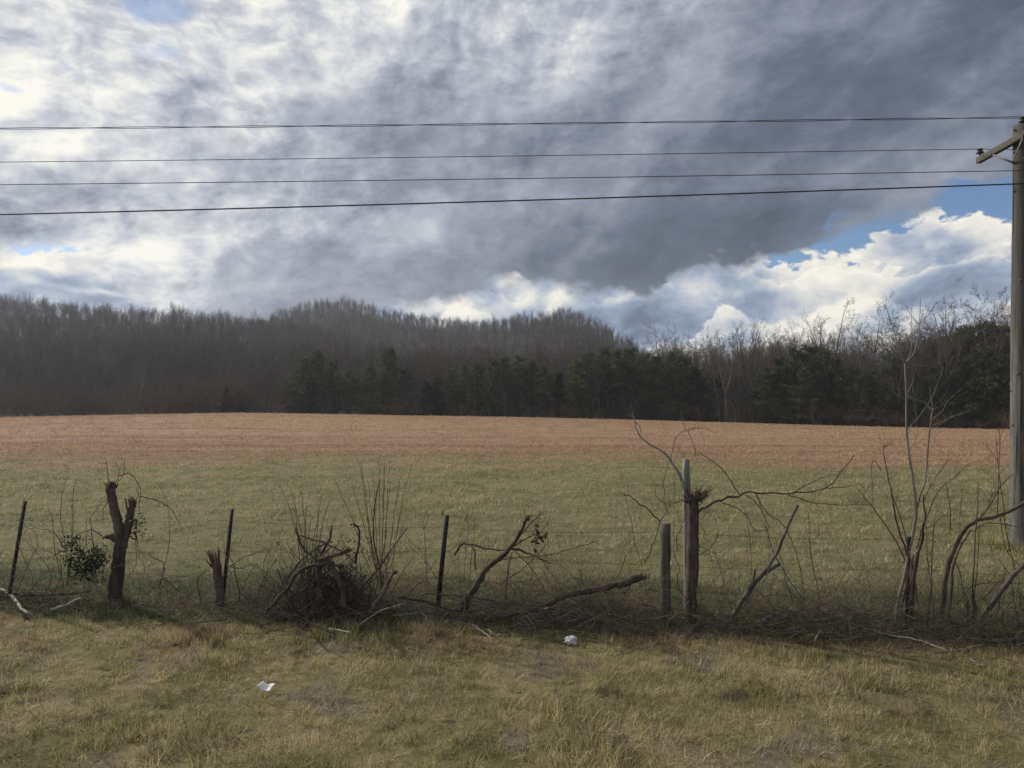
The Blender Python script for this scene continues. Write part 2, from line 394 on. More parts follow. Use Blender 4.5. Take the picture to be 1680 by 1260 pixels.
# colour of the ground cover by place: verge, fence strip, green field, brown stubble
def ground_group():
    g = bpy.data.node_groups.new('ground_cover_colour', 'ShaderNodeTree')
    g.interface.new_socket('Color', in_out='OUTPUT', socket_type='NodeSocketColor')
    t = NT(g); o = t.new('NodeGroupOutput')
    pos = t.new('ShaderNodeNewGeometry').outputs['Position']
    x, y, z = t.sep(pos); p = t.xyz(x, y, 0.0)
    nL = t.noise(p, .09, 4, .55); nM = t.noise(p, .42, 5, .6); nS = t.noise(p, 1.7, 5, .62); nT = t.noise(t.v('ADD', p, (31., 7., 0.)), .8, 4, .6)
    cM = t.m('SUBTRACT', nM, .5)
    # verge
    v = t.m('ADD', t.m('MULTIPLY', nS, .62), t.m('MULTIPLY', nT, .38))
    verge = t.ramp(v, [(.28, (.165, .160, .062)), (.42, (.265, .240, .100)), (.52, (.380, .320, .160)), (.62, (.460, .370, .210)), (.72, (.390, .270, .160))])
    red = t.m('MULTIPLY', t.step(t.m('ADD', y, t.m('MULTIPLY', cM, 3.0)), 6.45, 7.2), t.step(nT, .42, .62))
    red = t.m('MULTIPLY', red, .75)
    verge = t.mix(red, verge, (.275, .165, .098))
    dead = t.m('MULTIPLY', t.step(t.noise(t.v('ADD', p, (3., 51., 0.)), 1.1, 4, .6), .56, .66), .8)
    verge = t.mix(dead, verge, (.30, .245, .185))
    soil = t.m('MULTIPLY', t.step(t.noise(t.v('ADD', p, (77., 9., 0.)), 2.1, 4, .6), .60, .68), .75)
    verge = t.mix(soil, verge, (.085, .070, .045))
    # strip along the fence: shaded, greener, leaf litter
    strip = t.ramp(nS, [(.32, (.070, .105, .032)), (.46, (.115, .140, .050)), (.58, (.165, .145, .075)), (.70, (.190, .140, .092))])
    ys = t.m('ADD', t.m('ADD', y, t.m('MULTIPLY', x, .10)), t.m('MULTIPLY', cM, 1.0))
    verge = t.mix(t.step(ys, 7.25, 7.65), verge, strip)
    # green field
    gf = t.m('ADD', t.m('MULTIPLY', nM, .5), t.m('MULTIPLY', nS, .5))
    green = t.ramp(gf, [(.32, (.170, .176, .072)), (.47, (.265, .256, .120)), (.57, (.325, .295, .150)), (.68, (.39, .335, .185))])
    # brown stubble, raked by the mower in long rows
    pst = t.v('MULTIPLY', p, (.055, 1.0, 1.0))
    nB = t.noise(pst, .55, 5, .62); nB2 = t.noise(pst, 2.6, 4, .65)
    brown = t.ramp(t.m('ADD', t.m('MULTIPLY', nB, .5), t.m('MULTIPLY', nB2, .5)), [(.34, (.250, .150, .090)), (.48, (.355, .226, .138)), (.58, (.425, .285, .178)), (.68, (.48, .345, .215))])
    xr = t.m('MAXIMUM', t.m('SUBTRACT', x, 3.0), 0.0)
    yb = t.m('ADD', t.m('ADD', y, t.m('MULTIPLY', xr, .32)), t.m('ADD', t.m('MULTIPLY', t.m('SUBTRACT', nL, .5), 14.0), t.m('MULTIPLY', cM, 6.0)))
    yb = t.m('ADD', yb, t.m('ADD', t.m('MULTIPLY', t.m('SUBTRACT', nB, .5), 20.0), t.m('MULTIPLY', t.m('SUBTRACT', nB2, .5), 16.0)))
    green = t.mix(t.m('MULTIPLY', t.step(nB2, .46, .68), .45), green, (.34, .285, .15))
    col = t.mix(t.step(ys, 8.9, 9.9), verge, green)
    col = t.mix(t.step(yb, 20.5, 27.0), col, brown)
    # forest floor
    floor = t.ramp(nM, [(.3, (.034, .028, .022)), (.7, (.075, .060, .047))])
    col = t.mix(t.step(t.m('ADD', y, t.m('MULTIPLY', cM, 8.0)), 104., 110.), col, floor)
    t.l.new(col, o.inputs[0]); return g
GG = ground_group()
def ground_mat():
    m, t, out = mat('field_ground')
    g = t.new('ShaderNodeGroup'); g.node_tree = GG
    pos = t.new('ShaderNodeNewGeometry').outputs['Position']
    n = t.noise(pos, 9, 8, .7); n2 = t.noise(pos, 1.3, 5, .6)
    k = t.m('MULTIPLY_ADD', n, 1.0, .36)
    yy = t.sep(pos)[1]
    k = t.m('MULTIPLY', k, t.m('MULTIPLY_ADD', t.step(yy, 10.0, 50.0), .32, .58))      # darker soil and thatch, with shade between the blades put into the colour
    col = t.mix(1.0, g.outputs[0], t.xyz(k, k, k), 'MULTIPLY')
    principled(t, out, col, .95, t.m('ADD', n, t.m('MULTIPLY', n2, 2.0)), 1.0, .05, .1)
    return m
def grass_mat(name, transl=.35, gain=1.0):
    m, t, out = mat(name)
    g = t.new('ShaderNodeGroup'); g.node_tree = GG
    at = t.new('ShaderNodeAttribute'); at.attribute_name = 'shade_id'
    oi = t.new('ShaderNodeObjectInfo').outputs['Random']
    k = t.m('MULTIPLY', t.m('MULTIPLY_ADD', at.outputs['Fac'], 1.3, .42), t.m('MULTIPLY_ADD', oi, .5, .78))
    k = t.m('MULTIPLY', k, gain)
    col = t.mix(1.0, g.outputs[0], t.xyz(k, k, k), 'MULTIPLY')
    # some blades are bleached straw
    straw = t.m('MULTIPLY', t.step(at.outputs['Fac'], .78, .90), .6)
    col = t.mix(straw, col, (.44*gain, .38*gain, .235*gain))
    d = t.new('ShaderNodeBsdfPrincipled'); t.put(d.inputs['Base Color'], col); d.inputs['Roughness'].default_value = .55; d.inputs['Specular IOR Level'].default_value = .3
    tr = t.new('ShaderNodeBsdfTranslucent'); t.put(tr.inputs[0], col)
    mx = t.new('ShaderNodeMixShader'); mx.inputs[0].default_value = transl
    t.l.new(d.outputs[0], mx.inputs[1]); t.l.new(tr.outputs[0], mx.inputs[2]); t.l.new(mx.outputs[0], out.inputs[0])
    return m
M['ground'] = ground_mat()
M['grass'] = grass_mat('grass_blades')

# ------------------------------------------------------------------ instancing for uncountable ground cover / far woods (geometry nodes)
def scatter(name, label, pts, rot, scl, idx, protos, group=None):
    src = bpy.data.collections.new(name+'_sources')
    for i, me in enumerate(protos):
        o = bpy.data.objects.new('%s_source_%03d' % (name, i), me); src.objects.link(o)
    me = bpy.data.meshes.new(name); n = len(pts)
    me.vertices.add(n); me.vertices.foreach_set('co', np.asarray(pts, np.float32).ravel())
    for an, ty, dat, key in (('rot', 'FLOAT_VECTOR', rot, 'vector'), ('scl', 'FLOAT_VECTOR', np.repeat(np.asarray(scl, float)[:, None], 3, 1) if np.ndim(scl) == 1 else scl, 'vector'), ('idx', 'INT', idx, 'value')):
        a = me.attributes.new(an, ty, 'POINT')
        a.data.foreach_set(key, np.asarray(dat, np.int32 if ty == 'INT' else np.float32).ravel())
    o = bpy.data.objects.new(name, me); COL.objects.link(o)
    tag(o, label, None, None, 'stuff')
    ng = bpy.data.node_groups.new(name+'_scatter', 'GeometryNodeTree')
    ng.interface.new_socket('Geometry', in_out='INPUT', socket_type='NodeSocketGeometry')
    ng.interface.new_socket('Geometry', in_out='OUTPUT', socket_type='NodeSocketGeometry')
    N, Lk = ng.nodes, ng.links
    gi, go = N.new('NodeGroupInput'), N.new('NodeGroupOutput')
    ci = N.new('GeometryNodeCollectionInfo'); ci.inputs['Collection'].default_value = src
    ci.inputs['Separate Children'].default_value = True; ci.inputs['Reset Children'].default_value = True
    ip = N.new('GeometryNodeInstanceOnPoints'); ip.inputs['Pick Instance'].default_value = True
    def attr(nm, ty):
        a = N.new('GeometryNodeInputNamedAttribute'); a.data_type = ty; a.inputs['Name'].default_value = nm
        return a.outputs['Attribute']
    er = N.new('FunctionNodeEulerToRotation')
    Lk.new(attr('rot', 'FLOAT_VECTOR'), er.inputs[0]); Lk.new(er.outputs[0], ip.inputs['Rotation'])
    Lk.new(attr('scl', 'FLOAT_VECTOR'), ip.inputs['Scale']); Lk.new(attr('idx', 'INT'), ip.inputs['Instance Index'])
    Lk.new(gi.outputs[0], ip.inputs['Points']); Lk.new(ci.outputs[0], ip.inputs['Instance']); Lk.new(ip.outputs[0], go.inputs[0])
    md = o.modifiers.new('scatter', 'NODES'); md.node_group = ng
    return o
# ------------------------------------------------------------------ terrain
FX = np.array([-140, -90, -62, -45, -30, -10, 0, 15, 30, 45, 60, 80, 140.])
FZ = np.array([-.6, -.3, -.15, .2, .5, .15, 0, -.35, -.78, -1.25, -1.86, -2.3, -2.6])
RIDGES = [   # distance, half width towards us, [(photo px, photo py of the tree tops)], tree height
    (300., 105., [(-700, 500), (-400, 470), (-200, 470), (0, 488), (60, 493), (150, 506), (250, 509), (330, 516), (420, 523), (480, 528), (560, 550), (640, 580), (720, 606), (800, 640)], 7.0),
    (450., 120., [(100, 600), (300, 560), (400, 543), (440, 530), (480, 514), (520, 499), (570, 491), (610, 500), (640, 512), (720, 523), (800, 532), (860, 546), (950, 572), (1050, 620)], 7.4),
    (400., 100., [(600, 620), (700, 565), (760, 545), (800, 531), (840, 523), (900, 510), (940, 511), (980, 528), (1010, 548), (1040, 570), (1080, 592), (1150, 612), (1250, 640)], 7.0),
]
def ground_z(x, y):
    x = np.asarray(x, float); y = np.asarray(y, float)
    d = np.clip(y-20, 0, 102)
    z = -.000322*d*d + np.interp(x, FX, FZ)*smooth(25, 82, y)
    hill = np.zeros_like(z)
    for D, W, pts, th in RIDGES:
        cx = np.array([(p-840)/F*D for p, _ in pts]); cz = np.array([HC+(630-q)/F*D-th+3.5 for _, q in pts])
        crest = np.maximum(np.interp(x, cx, cz), 0)
        t = np.where(y < D, (y-D)/W, (y-D)/160.)
        h = crest*np.exp(-t*t)*smooth(122, 175, y)
        hill = np.maximum(hill, h)
    z = z+hill
    z = z+.035*np.sin(x*.9+1.3*np.sin(y*.6))*np.sin(y*1.1+.7)*smooth(3, 5, y)*(1-smooth(30, 60, y))*.7
    return z
def gz(x, y): return float(ground_z(x, y))

def build_ground():
    ys = np.concatenate([np.linspace(-60, 3, 22)[:-1], np.linspace(3, 12, 60)[:-1], np.linspace(12, 40, 60)[:-1], np.linspace(40, 130, 60)[:-1], np.linspace(130, 620, 90)[:-1], np.linspace(620, 2600, 12)])
    a = np.linspace(-1, 1, 181); xs = 9*a+60*a**3+700*a**7
    xs = np.concatenate([[-2400, -1500, -1000], xs, [1000, 1500, 2400]])
    X, Y = np.meshgrid(xs, ys)
    Z = ground_z(X, Y)
    mb = MB(); nx, ny = len(xs), len(ys)
    i = np.arange(ny-1)[:, None]*nx; j = np.arange(nx-1)[None]
    mb.add(np.stack([X, Y, Z], -1).reshape(-1, 3), np.stack([i+j, i+j+1, i+nx+j+1, i+nx+j], -1).reshape(-1, 4))
    o = mb.build('ground', M['ground']); tag(o, kind='structure')
build_ground()

# ------------------------------------------------------------------ grass
def tuft(seed, n, spread, hmin, hmax, w, lean, seg=3):
    rs = np.random.RandomState(seed); mb = MB()
    lean0 = rs.uniform(0, 6.28)
    for b in range(n):
        a = rs.uniform(0, 6.28); rr = spread*math.sqrt(rs.uniform())
        base = np.array([rr*math.cos(a), rr*math.sin(a), -.012])
        h = rs.uniform(hmin, hmax); d = lean0+rs.normal(0, 1.3); lb = abs(rs.normal(lean, lean*.5))
        dv = np.array([math.cos(d), math.sin(d), 0]); sd = np.array([-dv[1], dv[0], 0])
        tw = rs.uniform(-1, 1); sd = sd*math.cos(tw)+dv*math.sin(tw)
        t = np.linspace(0, 1, seg+1)
        ang = (.45+.55*t)*lb*.9
        c = np.cumsum(np.concatenate([[0], np.cos(ang[1:])*h/seg])); s_ = np.cumsum(np.concatenate([[0], np.sin(ang[1:])*h/seg]))
        P_ = base+c[:, None]*np.array([0, 0, 1])+s_[:, None]*dv
        ww = w*rs.uniform(.6, 1.3)*(1-t**1.6*.9)*.5
        V = np.empty((2*(seg+1), 3)); V[0::2] = P_-sd*ww[:, None]; V[1::2] = P_+sd*ww[:, None]
        f = [(2*k, 2*k+1, 2*k+3, 2*k+2) for k in range(seg)]
        mb.add(V, f, rs.uniform())
    return mb.mesh('grass_tuft', M['grass'])

def rand_in_view(rs, n, y0, y1, um, pw=1.0):
    """points inside the wedge in front of the camera, denser towards it by pw"""
    out = []
    y = y0+(y1-y0)*rs.uniform(size=n)**pw
    x = rs.uniform(-1, 1, size=n)*(um*y+1.5)
    return x, y
def build_grass():
    rs = np.random.RandomState(5)
    # verge
    protos = [tuft(100+i, 24, .085, .055, .15, .0056, (1.0, 1.25, 1.5, .85)[i % 4]) for i in range(10)]
    protos += [tuft(150+i, 34, .08, .09, .18, .0060, .9) for i in range(3)]          # taller tufts
    protos += [tuft(170+i, 32, .11, .09, .21, .0052, 1.75) for i in range(3)]         # flattened thatch
    area = 0
    n = 15500
    y = 3.4+(9.6-3.4)*rs.uniform(size=n); x = rs.uniform(-1, 1, size=n)*(9.6*.78+1.0)
    k = np.abs(x) < .78*y+1.0; x, y = x[k], y[k]
    nz = np.array([mnoise.fractal(Vector((a*.9, b*.9, 4.)), 1.0, 2.0, 3) for a, b in zip(x, y)])
    nz2 = np.array([mnoise.noise(Vector((a*.55, b*.8, 9.))) for a, b in zip(x, y)])
    idx = rs.randint(0, 10, size=len(x))
    idx = np.where((nz2 > .22) & (rs.uniform(size=len(x)) < .7), rs.randint(13, 16, size=len(x)), idx)
    idx = np.where((nz > .38) & (rs.uniform(size=len(x)) < .35), rs.randint(10, 13, size=len(x)), idx)
    s = np.clip(.69+.26*nz+rs.normal(0, .15, size=len(x)), .45, 1.6)
    rot = np.stack([rs.normal(0, .12, len(x)), rs.normal(0, .12, len(x)), rs.uniform(0, 6.28, len(x))], -1)
    scatter('grass', 'short dry and green grass covering the verge in front of the fence', np.stack([x, y, ground_z(x, y)], -1), rot, s, idx, protos)
    # pasture
    protos = [tuft(200+i, 22, .12, .04, .10, .0095, .9, 2) for i in range(8)]
    n = 24000
    y = 9.2+(31-9.2)*rs.uniform(size=n)**.85; x = rs.uniform(-1, 1, size=n)*(31*.76)
    k = np.abs(x) < .76*y+.5; x, y = x[k], y[k]
    s = np.clip(rs.normal(1, .25, len(x)), .5, 1.8)
    rot = np.stack([rs.normal(0, .1, len(x)), rs.normal(0, .1, len(x)), rs.uniform(0, 6.28, len(x))], -1)
    scatter('pasture_grass', 'short olive green grass of the field beyond the fence', np.stack([x, y, ground_z(x, y)], -1), rot, s, rs.randint(0, 8, len(x)), protos)
    # stubble
    protos = [tuft(300+i, 26, .30, .03, .075, .016, .9, 2) for i in range(8)]
    n = 60000
    y = 26+(96-26)*rs.uniform(size=n)**.95; x = rs.uniform(-1, 1, size=n)*(96*.74)
    k = np.abs(x) < .74*y; x, y = x[k], y[k]
    s = np.clip(rs.normal(1, .3, len(x)), .4, 2.0)
    rot = np.stack([rs.normal(0, .1, len(x)), rs.normal(0, .1, len(x)), rs.uniform(0, 6.28, len(x))], -1)
    scatter('stubble_grass', 'orange brown mown stubble of the far half of the field', np.stack([x, y, ground_z(x, y)], -1), rot, s, rs.randint(0, 8, len(x)), protos)
build_grass()
def build_pole_weeds():
    rs = np.random.RandomState(9)
    protos = [tuft(400+i, 40, .07, .12, .26, .006, .7) for i in range(4)]
    bx, by = (1678.5-840)/F*11.2, 11.2; a = rs.uniform(0, 6.28, 40); r = .18+np.abs(rs.normal(0, .12, 40)); x, y = bx+r*np.cos(a), by+r*np.sin(a)
    scatter('weeds', 'longer dry weeds around the foot of the utility pole', np.stack([x, y, ground_z(x, y)], -1), np.stack([0*x, 0*x, a], -1), rs.uniform(.6, 1.2, 40), rs.randint(0, 4, 40), protos)
build_pole_weeds()
# ------------------------------------------------------------------ trees
def nrm(v): return v/(np.linalg.norm(v)+1e-12)
def rand_perp(rs, d):
    r = rs.normal(size=3); r -= d*np.dot(r, d); return nrm(r)
def grow(rs, mbs, p, d, L, r, lev, cfg):
    """one branch and its children; mbs[0] takes the thick wood, mbs[1] the fine"""
    ns = max(2, min(8, int(L/cfg['seg'][lev])+1)) if lev else 10
    pts = [p]; dd = d
    for i in range(ns):
        dd = nrm(dd+rs.normal(0, cfg['wob'][lev], 3)+np.array([0, 0, cfg['up'][lev]]))
        pts.append(pts[-1]+dd*L/ns)
    pts = np.array(pts); t = np.linspace(0, 1, ns+1)
    rad = r*(1-t*cfg['taper'][lev])
    mbs[0 if lev <= cfg['thick'] else 1].tube(pts, rad, cfg['k'][lev], a=rs.uniform())
    if lev+1 >= len(cfg['n']) + 1: return
    if lev >= len(cfg['n']): return
    n = cfg['n'][lev]; n = max(1, int(n*rs.uniform(.75, 1.25)*(min(1.0, .35+L/cfg['ref'][lev]) if lev else 1)))
    f0 = cfg['from'][lev]
    for i in range(n):
        f = f0+(1-f0)*((i+rs.uniform(0, 1))/n)
        j = min(int(f*ns), ns-1); fr = f*ns-j
        q = pts[j]*(1-fr)+pts[j+1]*fr; ax = nrm(pts[j+1]-pts[j])
        ang = RAD(rs.uniform(*cfg['ang'][lev]))
        nd = nrm(ax*math.cos(ang)+rand_perp(rs, ax)*math.sin(ang))
        if cfg.get('pos') and nd[2] < -.1: nd[2] *= .3; nd = nrm(nd)
        shrink = (1-(f-f0)/(1-f0+1e-6)*cfg['conic'][lev]) if lev == 0 else (1-.45*f)
        LL = L*cfg['len'][lev]*rs.uniform(.7, 1.2)*shrink
        rr = max(r*(1-f*cfg['taper'][lev])*cfg['rad'][lev]*rs.uniform(.7, 1.1), cfg['rmin'])
        grow(rs, mbs, q, nd, LL, rr, lev+1, cfg)

TREE = dict(seg=[1.2, .7, .45, .35, .3], wob=[.05, .11, .15, .18, .2], up=[.03, .10, .07, .04, .02], taper=[.86, .80, .8, .7, .6], thick=1,
            k=[7, 5, 3, 3, 3], n=[19, 9, 7, 5], ref=[1, 2.6, 1.2, .7], **{'from': [.26, .20, .15, .15]}, ang=[(25, 58), (25, 60), (28, 65), (30, 70)],
            conic=[.42], len=[.42, .42, .45, .55], rad=[.42, .5, .5, .6], rmin=.0095, pos=True)
def bare_tree(seed, H, r, **kw):
    rs = np.random.RandomState(seed); cfg = dict(TREE); cfg.update(kw)
    a, b = MB(), MB()
    d = nrm(np.array([rs.normal(0, .05), rs.normal(0, .05), 1]))
    grow(rs, (a, b), np.array([0, 0, -.3]), d, H, r, 0, cfg)
    return a, b
def forked_tree(seed, H, r, nf=3, hs=None, **kw):
    """trunk that splits low into several rising limbs with a rounded crown"""
    rs = np.random.RandomState(seed); cfg = dict(TREE); cfg.update(kw); a, b = MB(), MB()
    hs = H*(hs or rs.uniform(.25, .38))
    pts = np.array([(0, 0, -.3), (rs.normal(0, .1), rs.normal(0, .1), hs*.5), (rs.normal(0, .15), rs.normal(0, .15), hs)])
    a.tube(pts, [r*1.1, r*.95, r*.85], 7, a=.5)
    th = rs.uniform(0, 6.28)
    cfg['from'] = [.15, .2, .2, .2]; cfg['n'] = [14, 8, 7, 5]; cfg['conic'] = [.5]
    for i in range(nf):
        t = th+i*2*math.pi/nf+rs.normal(0, .3); lean = rs.uniform(.18, .42)
        d = nrm(np.array([math.cos(t)*lean, math.sin(t)*lean, 1]))
        grow(rs, (a, b), pts[-1], d, (H-hs)*rs.uniform(.85, 1.05), r*.62, 0, cfg)
    for i in range(5):      # side limbs below the fork
        f = rs.uniform(.55, .98); t = rs.uniform(0, 6.28); q = pts[1]+(pts[2]-pts[1])*max(0, f*2-1); c2 = dict(cfg); c2['n'] = [8, 6, 6]; c2['from'] = [.2, .2, .2]
        grow(rs, (a, b), q, nrm(np.array([math.cos(t), math.sin(t), .7])), (H-hs)*rs.uniform(.3, .5), r*.25, 1, cfg)
    return a, b
def conifer(seed, H, r, Rb, base=.12, kind='needle', dens=1.0):
    rs = np.random.RandomState(seed); tr, cr = MB(), MB()
    zs = np.linspace(0, 1, 12)
    path = np.stack([np.cumsum(rs.normal(0, .03, 12)), np.cumsum(rs.normal(0, .03, 12)), -.3+zs*(H+.3)], -1)
    tr.tube(path, r*(1-zs*.9), 6, a=.4)
    nb = int(56*dens)
    for i in range(nb):
        f = base+(1-base)*(i+rs.uniform())/nb
        z = f*H; g = (f-base)/(1-base)
        prof = (min(1, .45+g*2.6))*(1-g)**.62 if kind == 'needle' else (min(1, .7+g*1.6))*(1-g)**.8
        L = Rb*prof*rs.uniform(.55, 1.2)+.25
        t = rs.uniform(0, 6.28); up = rs.uniform(-.05, .35)+.35*g if kind == 'needle' else rs.uniform(.2, .8)
        d = nrm(np.array([math.cos(t), math.sin(t), up]))
        k = min(int(f*11), 10); p = path[k]*(1-(f*11-k))+path[k+1]*(f*11-k)
        bp = np.array([p, p+d*L*.5+np.array([0, 0, .02]), p+d*L+np.array([0, 0, -.04*L])])
        tr.tube(bp, [.035, .022, .008], 3, a=.3)
        # needle sprays along the branch
        ns = int((9+L*13)*dens)
        for s in range(ns):
            u = rs.uniform(.25, 1.05); c = p+d*L*u+rs.normal(0, .16+.12*L*.4, 3)*np.array([1, 1, .6])
            ax = nrm(d+rs.normal(0, .6, 3)+np.array([0, 0, .25]))
            sh = rs.uniform()
            for q in range(5):
                e = nrm(ax+rs.normal(0, .55, 3)); w = rand_perp(rs, e)*rs.uniform(.028, .065); l = rs.uniform(.18, .42)
                cr.add([c-w*.4, c+w*.4, c+e*l+w, c+e*l-w], [(0, 1, 2, 3)], sh)
    return tr, cr
def shrub(seed, H, n, spread, r=.02, lev=(6, 5, 4), wob=.12, arch=.0):
    rs = np.random.RandomState(seed); b = MB()
    cfg = dict(TREE); cfg.update(seg=[.5, .35, .25, .2], n=list(lev), k=[4, 3, 3, 3], wob=[wob, .16, .2, .2], up=[.02-arch, .05, .03, .02], thick=9,
                                 ref=[1, 1.2, .6, .4], len=[.45, .5, .5, .5], rmin=.006, conic=[.45], **{'from': [.25, .2, .2, .2]})
    for i in range(n):
        t = rs.uniform(0, 6.28); o = rs.uniform(0, .35)*spread
        d = nrm(np.array([math.cos(t)*spread*rs.uniform(.1, 1), math.sin(t)*spread*rs.uniform(.1, 1), 1.2]))
        grow(rs, (b, b), np.array([o*math.cos(t), o*math.sin(t), -.1]), d, H*rs.uniform(.65, 1.1), r*rs.uniform(.7, 1.2), 0, cfg)
    return b

def proto(name, parts):
    """an unlinked tree: Empty + children; returns list of (part name, mesh)"""
    return [(pn, mb.mesh(pn, m)) for pn, mb, m in parts]
P_BARE = [proto('bare_tree', (('trunk', a, M['bark_grey']), ('crown', b, M['twig_grey' if i % 3 == 1 else 'twig_brown']))) for i, (a, b) in enumerate(
    [bare_tree(11, 13, .15), forked_tree(12, 14, .17, 2, hs=.55), bare_tree(13, 12, .13, n=[22, 9, 7, 5]), forked_tree(14, 15, .18, 3, hs=.5),
     forked_tree(15, 13.5, .15, 2, hs=.62), forked_tree(16, 13, .2), forked_tree(17, 14, .22, 4, hs=.4)])]
P_PALE = [proto('pale_tree', (('trunk', a, M['bark_pale']), ('crown', b, M['twig_grey']))) for a, b in
          [bare_tree(31, 14, .15, **{'from': [.42, .2, .15, .15]}, ang=[(18, 38), (25, 50), (28, 60), (30, 60)]), forked_tree(32, 14, .19, 3)]]
P_PINE = [proto('pine_tree', (('trunk', a, M['bark_dark']), ('crown', b, M['needle' if i < 4 else 'cedar']))) for i, (a, b) in enumerate(
    [conifer(41, 10, .15, 3.4, .06), conifer(42, 11, .16, 3.3, .08), conifer(43, 9, .14, 3.6, .04), conifer(44, 11.5, .17, 3.8, .10),
     conifer(45, 9, .13, 2.3, .02, 'cedar', 1.15), conifer(46, 7.5, .12, 2.3, .02, 'cedar', 1.1)])]
P_BUSH = [proto('bush', (('stems', b, M['twig_russet' if i % 2 else 'twig_brown']),)) for i, b in enumerate(
    [shrub(51, 4.2, 15, 1.0, .022), shrub(52, 3.4, 17, 1.3, .02), shrub(53, 5.0, 12, .8, .026), shrub(54, 2.6, 18, 1.5, .016)])]

def plant_tree(kind, protos, i, x, y, H, h0, rz, label, cat, group):
    z = gz(x, y); s = H/h0
    ps = protos[i]
    root = empty(kind, (x, y, z-.05), label, cat, group, rz); root.scale = (s, s, s)
    for pn, me in ps:
        o = bpy.data.objects.new(pn, me); COL.objects.link(o); o.parent = root
    return root
HB = [13, 14, 12, 15, 13.5, 13, 14]; HPA = [14, 14]; HP = [10, 11, 9, 11.5, 9, 7.5]; HBU = [4.2, 3.4, 5.0, 2.6]
def edge_y(px):   # distance of the wood's edge by photo column
    return float(np.interp(px, [-200, 0, 300, 480, 700, 1100, 1250, 1500, 1700, 1900], [118, 116, 113, 112, 112, 112, 108, 100, 95, 92]))
def top_py(px):   # photo row the near tree tops reach
    return float(np.interp(px, [-200, 0, 200, 400, 500, 700, 850, 1000, 1060, 1120, 1200, 1260, 1330, 1420, 1500, 1600, 1680, 1900],
                           [592, 594, 588, 578, 566, 564, 570, 570, 566, 566, 558, 560, 554, 544, 542, 534, 522, 510]))
def at_px(px, Y): return (px-840)/F*Y
def build_forest():
    rs = np.random.RandomState(77)
    # evergreens, placed by eye: photo column, photo row of the top, distance behind the edge, kind
    ev = [(372, 634, -2, 5), (392, 640, 0, 5), (497, 588, 1, 0), (522, 576, 4, 1), (546, 592, 2, 0), (512, 620, -1, 4), (575, 606, 3, 3), (603, 600, 6, 2), (640, 572, 8, 1), (628, 612, 3, 0), (662, 606, 4, 2),
          (716, 618, 1, 4), (738, 606, 2, 0), (762, 600, 3, 3), (782, 596, 5, 1), (806, 590, 4, 2), (828, 586, 6, 3), (852, 586, 4, 0), (874, 592, 3, 1), (893, 600, 1, 3), (918, 612, 1, 4),
          (945, 592, 4, 2), (968, 578, 6, 3), (992, 572, 8, 1), (1014, 576, 5, 3), (1036, 574, 8, 0), (1058, 584, 4, 2), (1080, 586, 3, 0), (1102, 580, 5, 1), (1122, 588, 3, 2), (1138, 606, 2, 4), (1152, 622, 1, 5),
          (700, 628, 0, 5), (480, 612, 3, 2), (1170, 600, 9, 0), (1246, 618, 6, 4),
          (1278, 588, 3, 2), (1302, 574, 4, 3), (1328, 570, 5, 2), (1352, 574, 4, 3), (1372, 590, 2, 0), (1262, 606, 2, 2), (1318, 606, 0, 0), (1412, 618, 0, 0), (1432, 606, 2, 1), (1424, 640, -1, 5), (1396, 604, 7, 3),
          (1470, 590, 8, 2), (1548, 556, 9, 3), (1574, 542, 10, 1), (1598, 536, 9, 2), (1622, 532, 9, 3), (1646, 540, 8, 0), (1612, 572, 3, 2), (1640, 584, 2, 3), (1668, 560, 6, 1), (1582, 592, 3, 0), (1530, 604, 4, 2), (1690, 556, 5, 3), (1560, 626, 1, 4), (1502, 612, 5, 0)]
    for px, py, off, k in ev:
        Y = edge_y(px)+off+rs.uniform(-.5, .5); x = at_px(px, Y)
        H = max(3.0, HC+(630-py)/F*Y-gz(x, Y))
        cedar = k >= 4
        zone = 'left of the field' if px < 690 else ('along the middle of the far field edge' if px < 1200 else 'at the right end of the field edge')
        if cedar: lab, g = 'dark narrow cedar with foliage to the ground %s' % zone, 'dark cedars %s' % zone
        else: lab, g = 'dark green pine standing among bare trees %s' % zone, 'pines %s' % zone
        if px == 372: lab, g = 'low dark evergreen alone at the foot of the brown bushes, left of the tall pines', None
        if px == 392: lab, g = 'lower right one of two small evergreens at the foot of the brown bushes', None
        if px == 522: lab, g = 'tallest pine of the isolated left cluster, with a pointed dark top', None
        if px == 640: lab, g = 'tall narrow pine standing between the two dark pine clusters', None
        plant_tree('cedar_tree' if cedar else 'pine_tree', P_PINE, k, x, Y, H, HP[k], rs.uniform(0, 6.28), lab, 'tree', g)
    # bare broadleaf trees, in ragged rows behind the edge
    n = 0
    for row, (o0, o1, step) in enumerate(((2, 8, 25), (8, 16, 22), (16, 26, 19), (26, 38, 17))):
        px = -60
        while px < 1760:
            px += step*rs.uniform(.5, 1.5)
            if row == 0 and px < 420 and rs.uniform() < .6: continue
            Y = edge_y(px)+rs.uniform(o0, o1); x = at_px(px, Y)
            tp = top_py(px)+rs.uniform(-4, 46-7*row)
            if px < 480: tp += 6
            if rs.uniform() < .12: tp += 40
            H = max(5.0, HC+(630-tp)/F*Y-gz(x, Y))
            k = rs.randint(0, len(P_BARE)); n += 1
            zone = 'above the brown bushes on the left' if px < 470 else ('behind the pines in the middle' if px < 1180 else 'at the right end of the field edge')
            if rs.uniform() < .13:
                q = rs.randint(0, 2)
                plant_tree('bare_tree', P_PALE, q, x, Y, H, HPA[q], rs.uniform(0, 6.28), 'leafless tree with pale bark %s' % zone, 'tree', 'pale barked trees %s' % zone)
            else:
                plant_tree('bare_tree', P_BARE, k, x, Y, H, HB[k], rs.uniform(0, 6.28), 'leafless grey brown tree %s' % zone, 'tree', 'leafless trees %s' % zone)
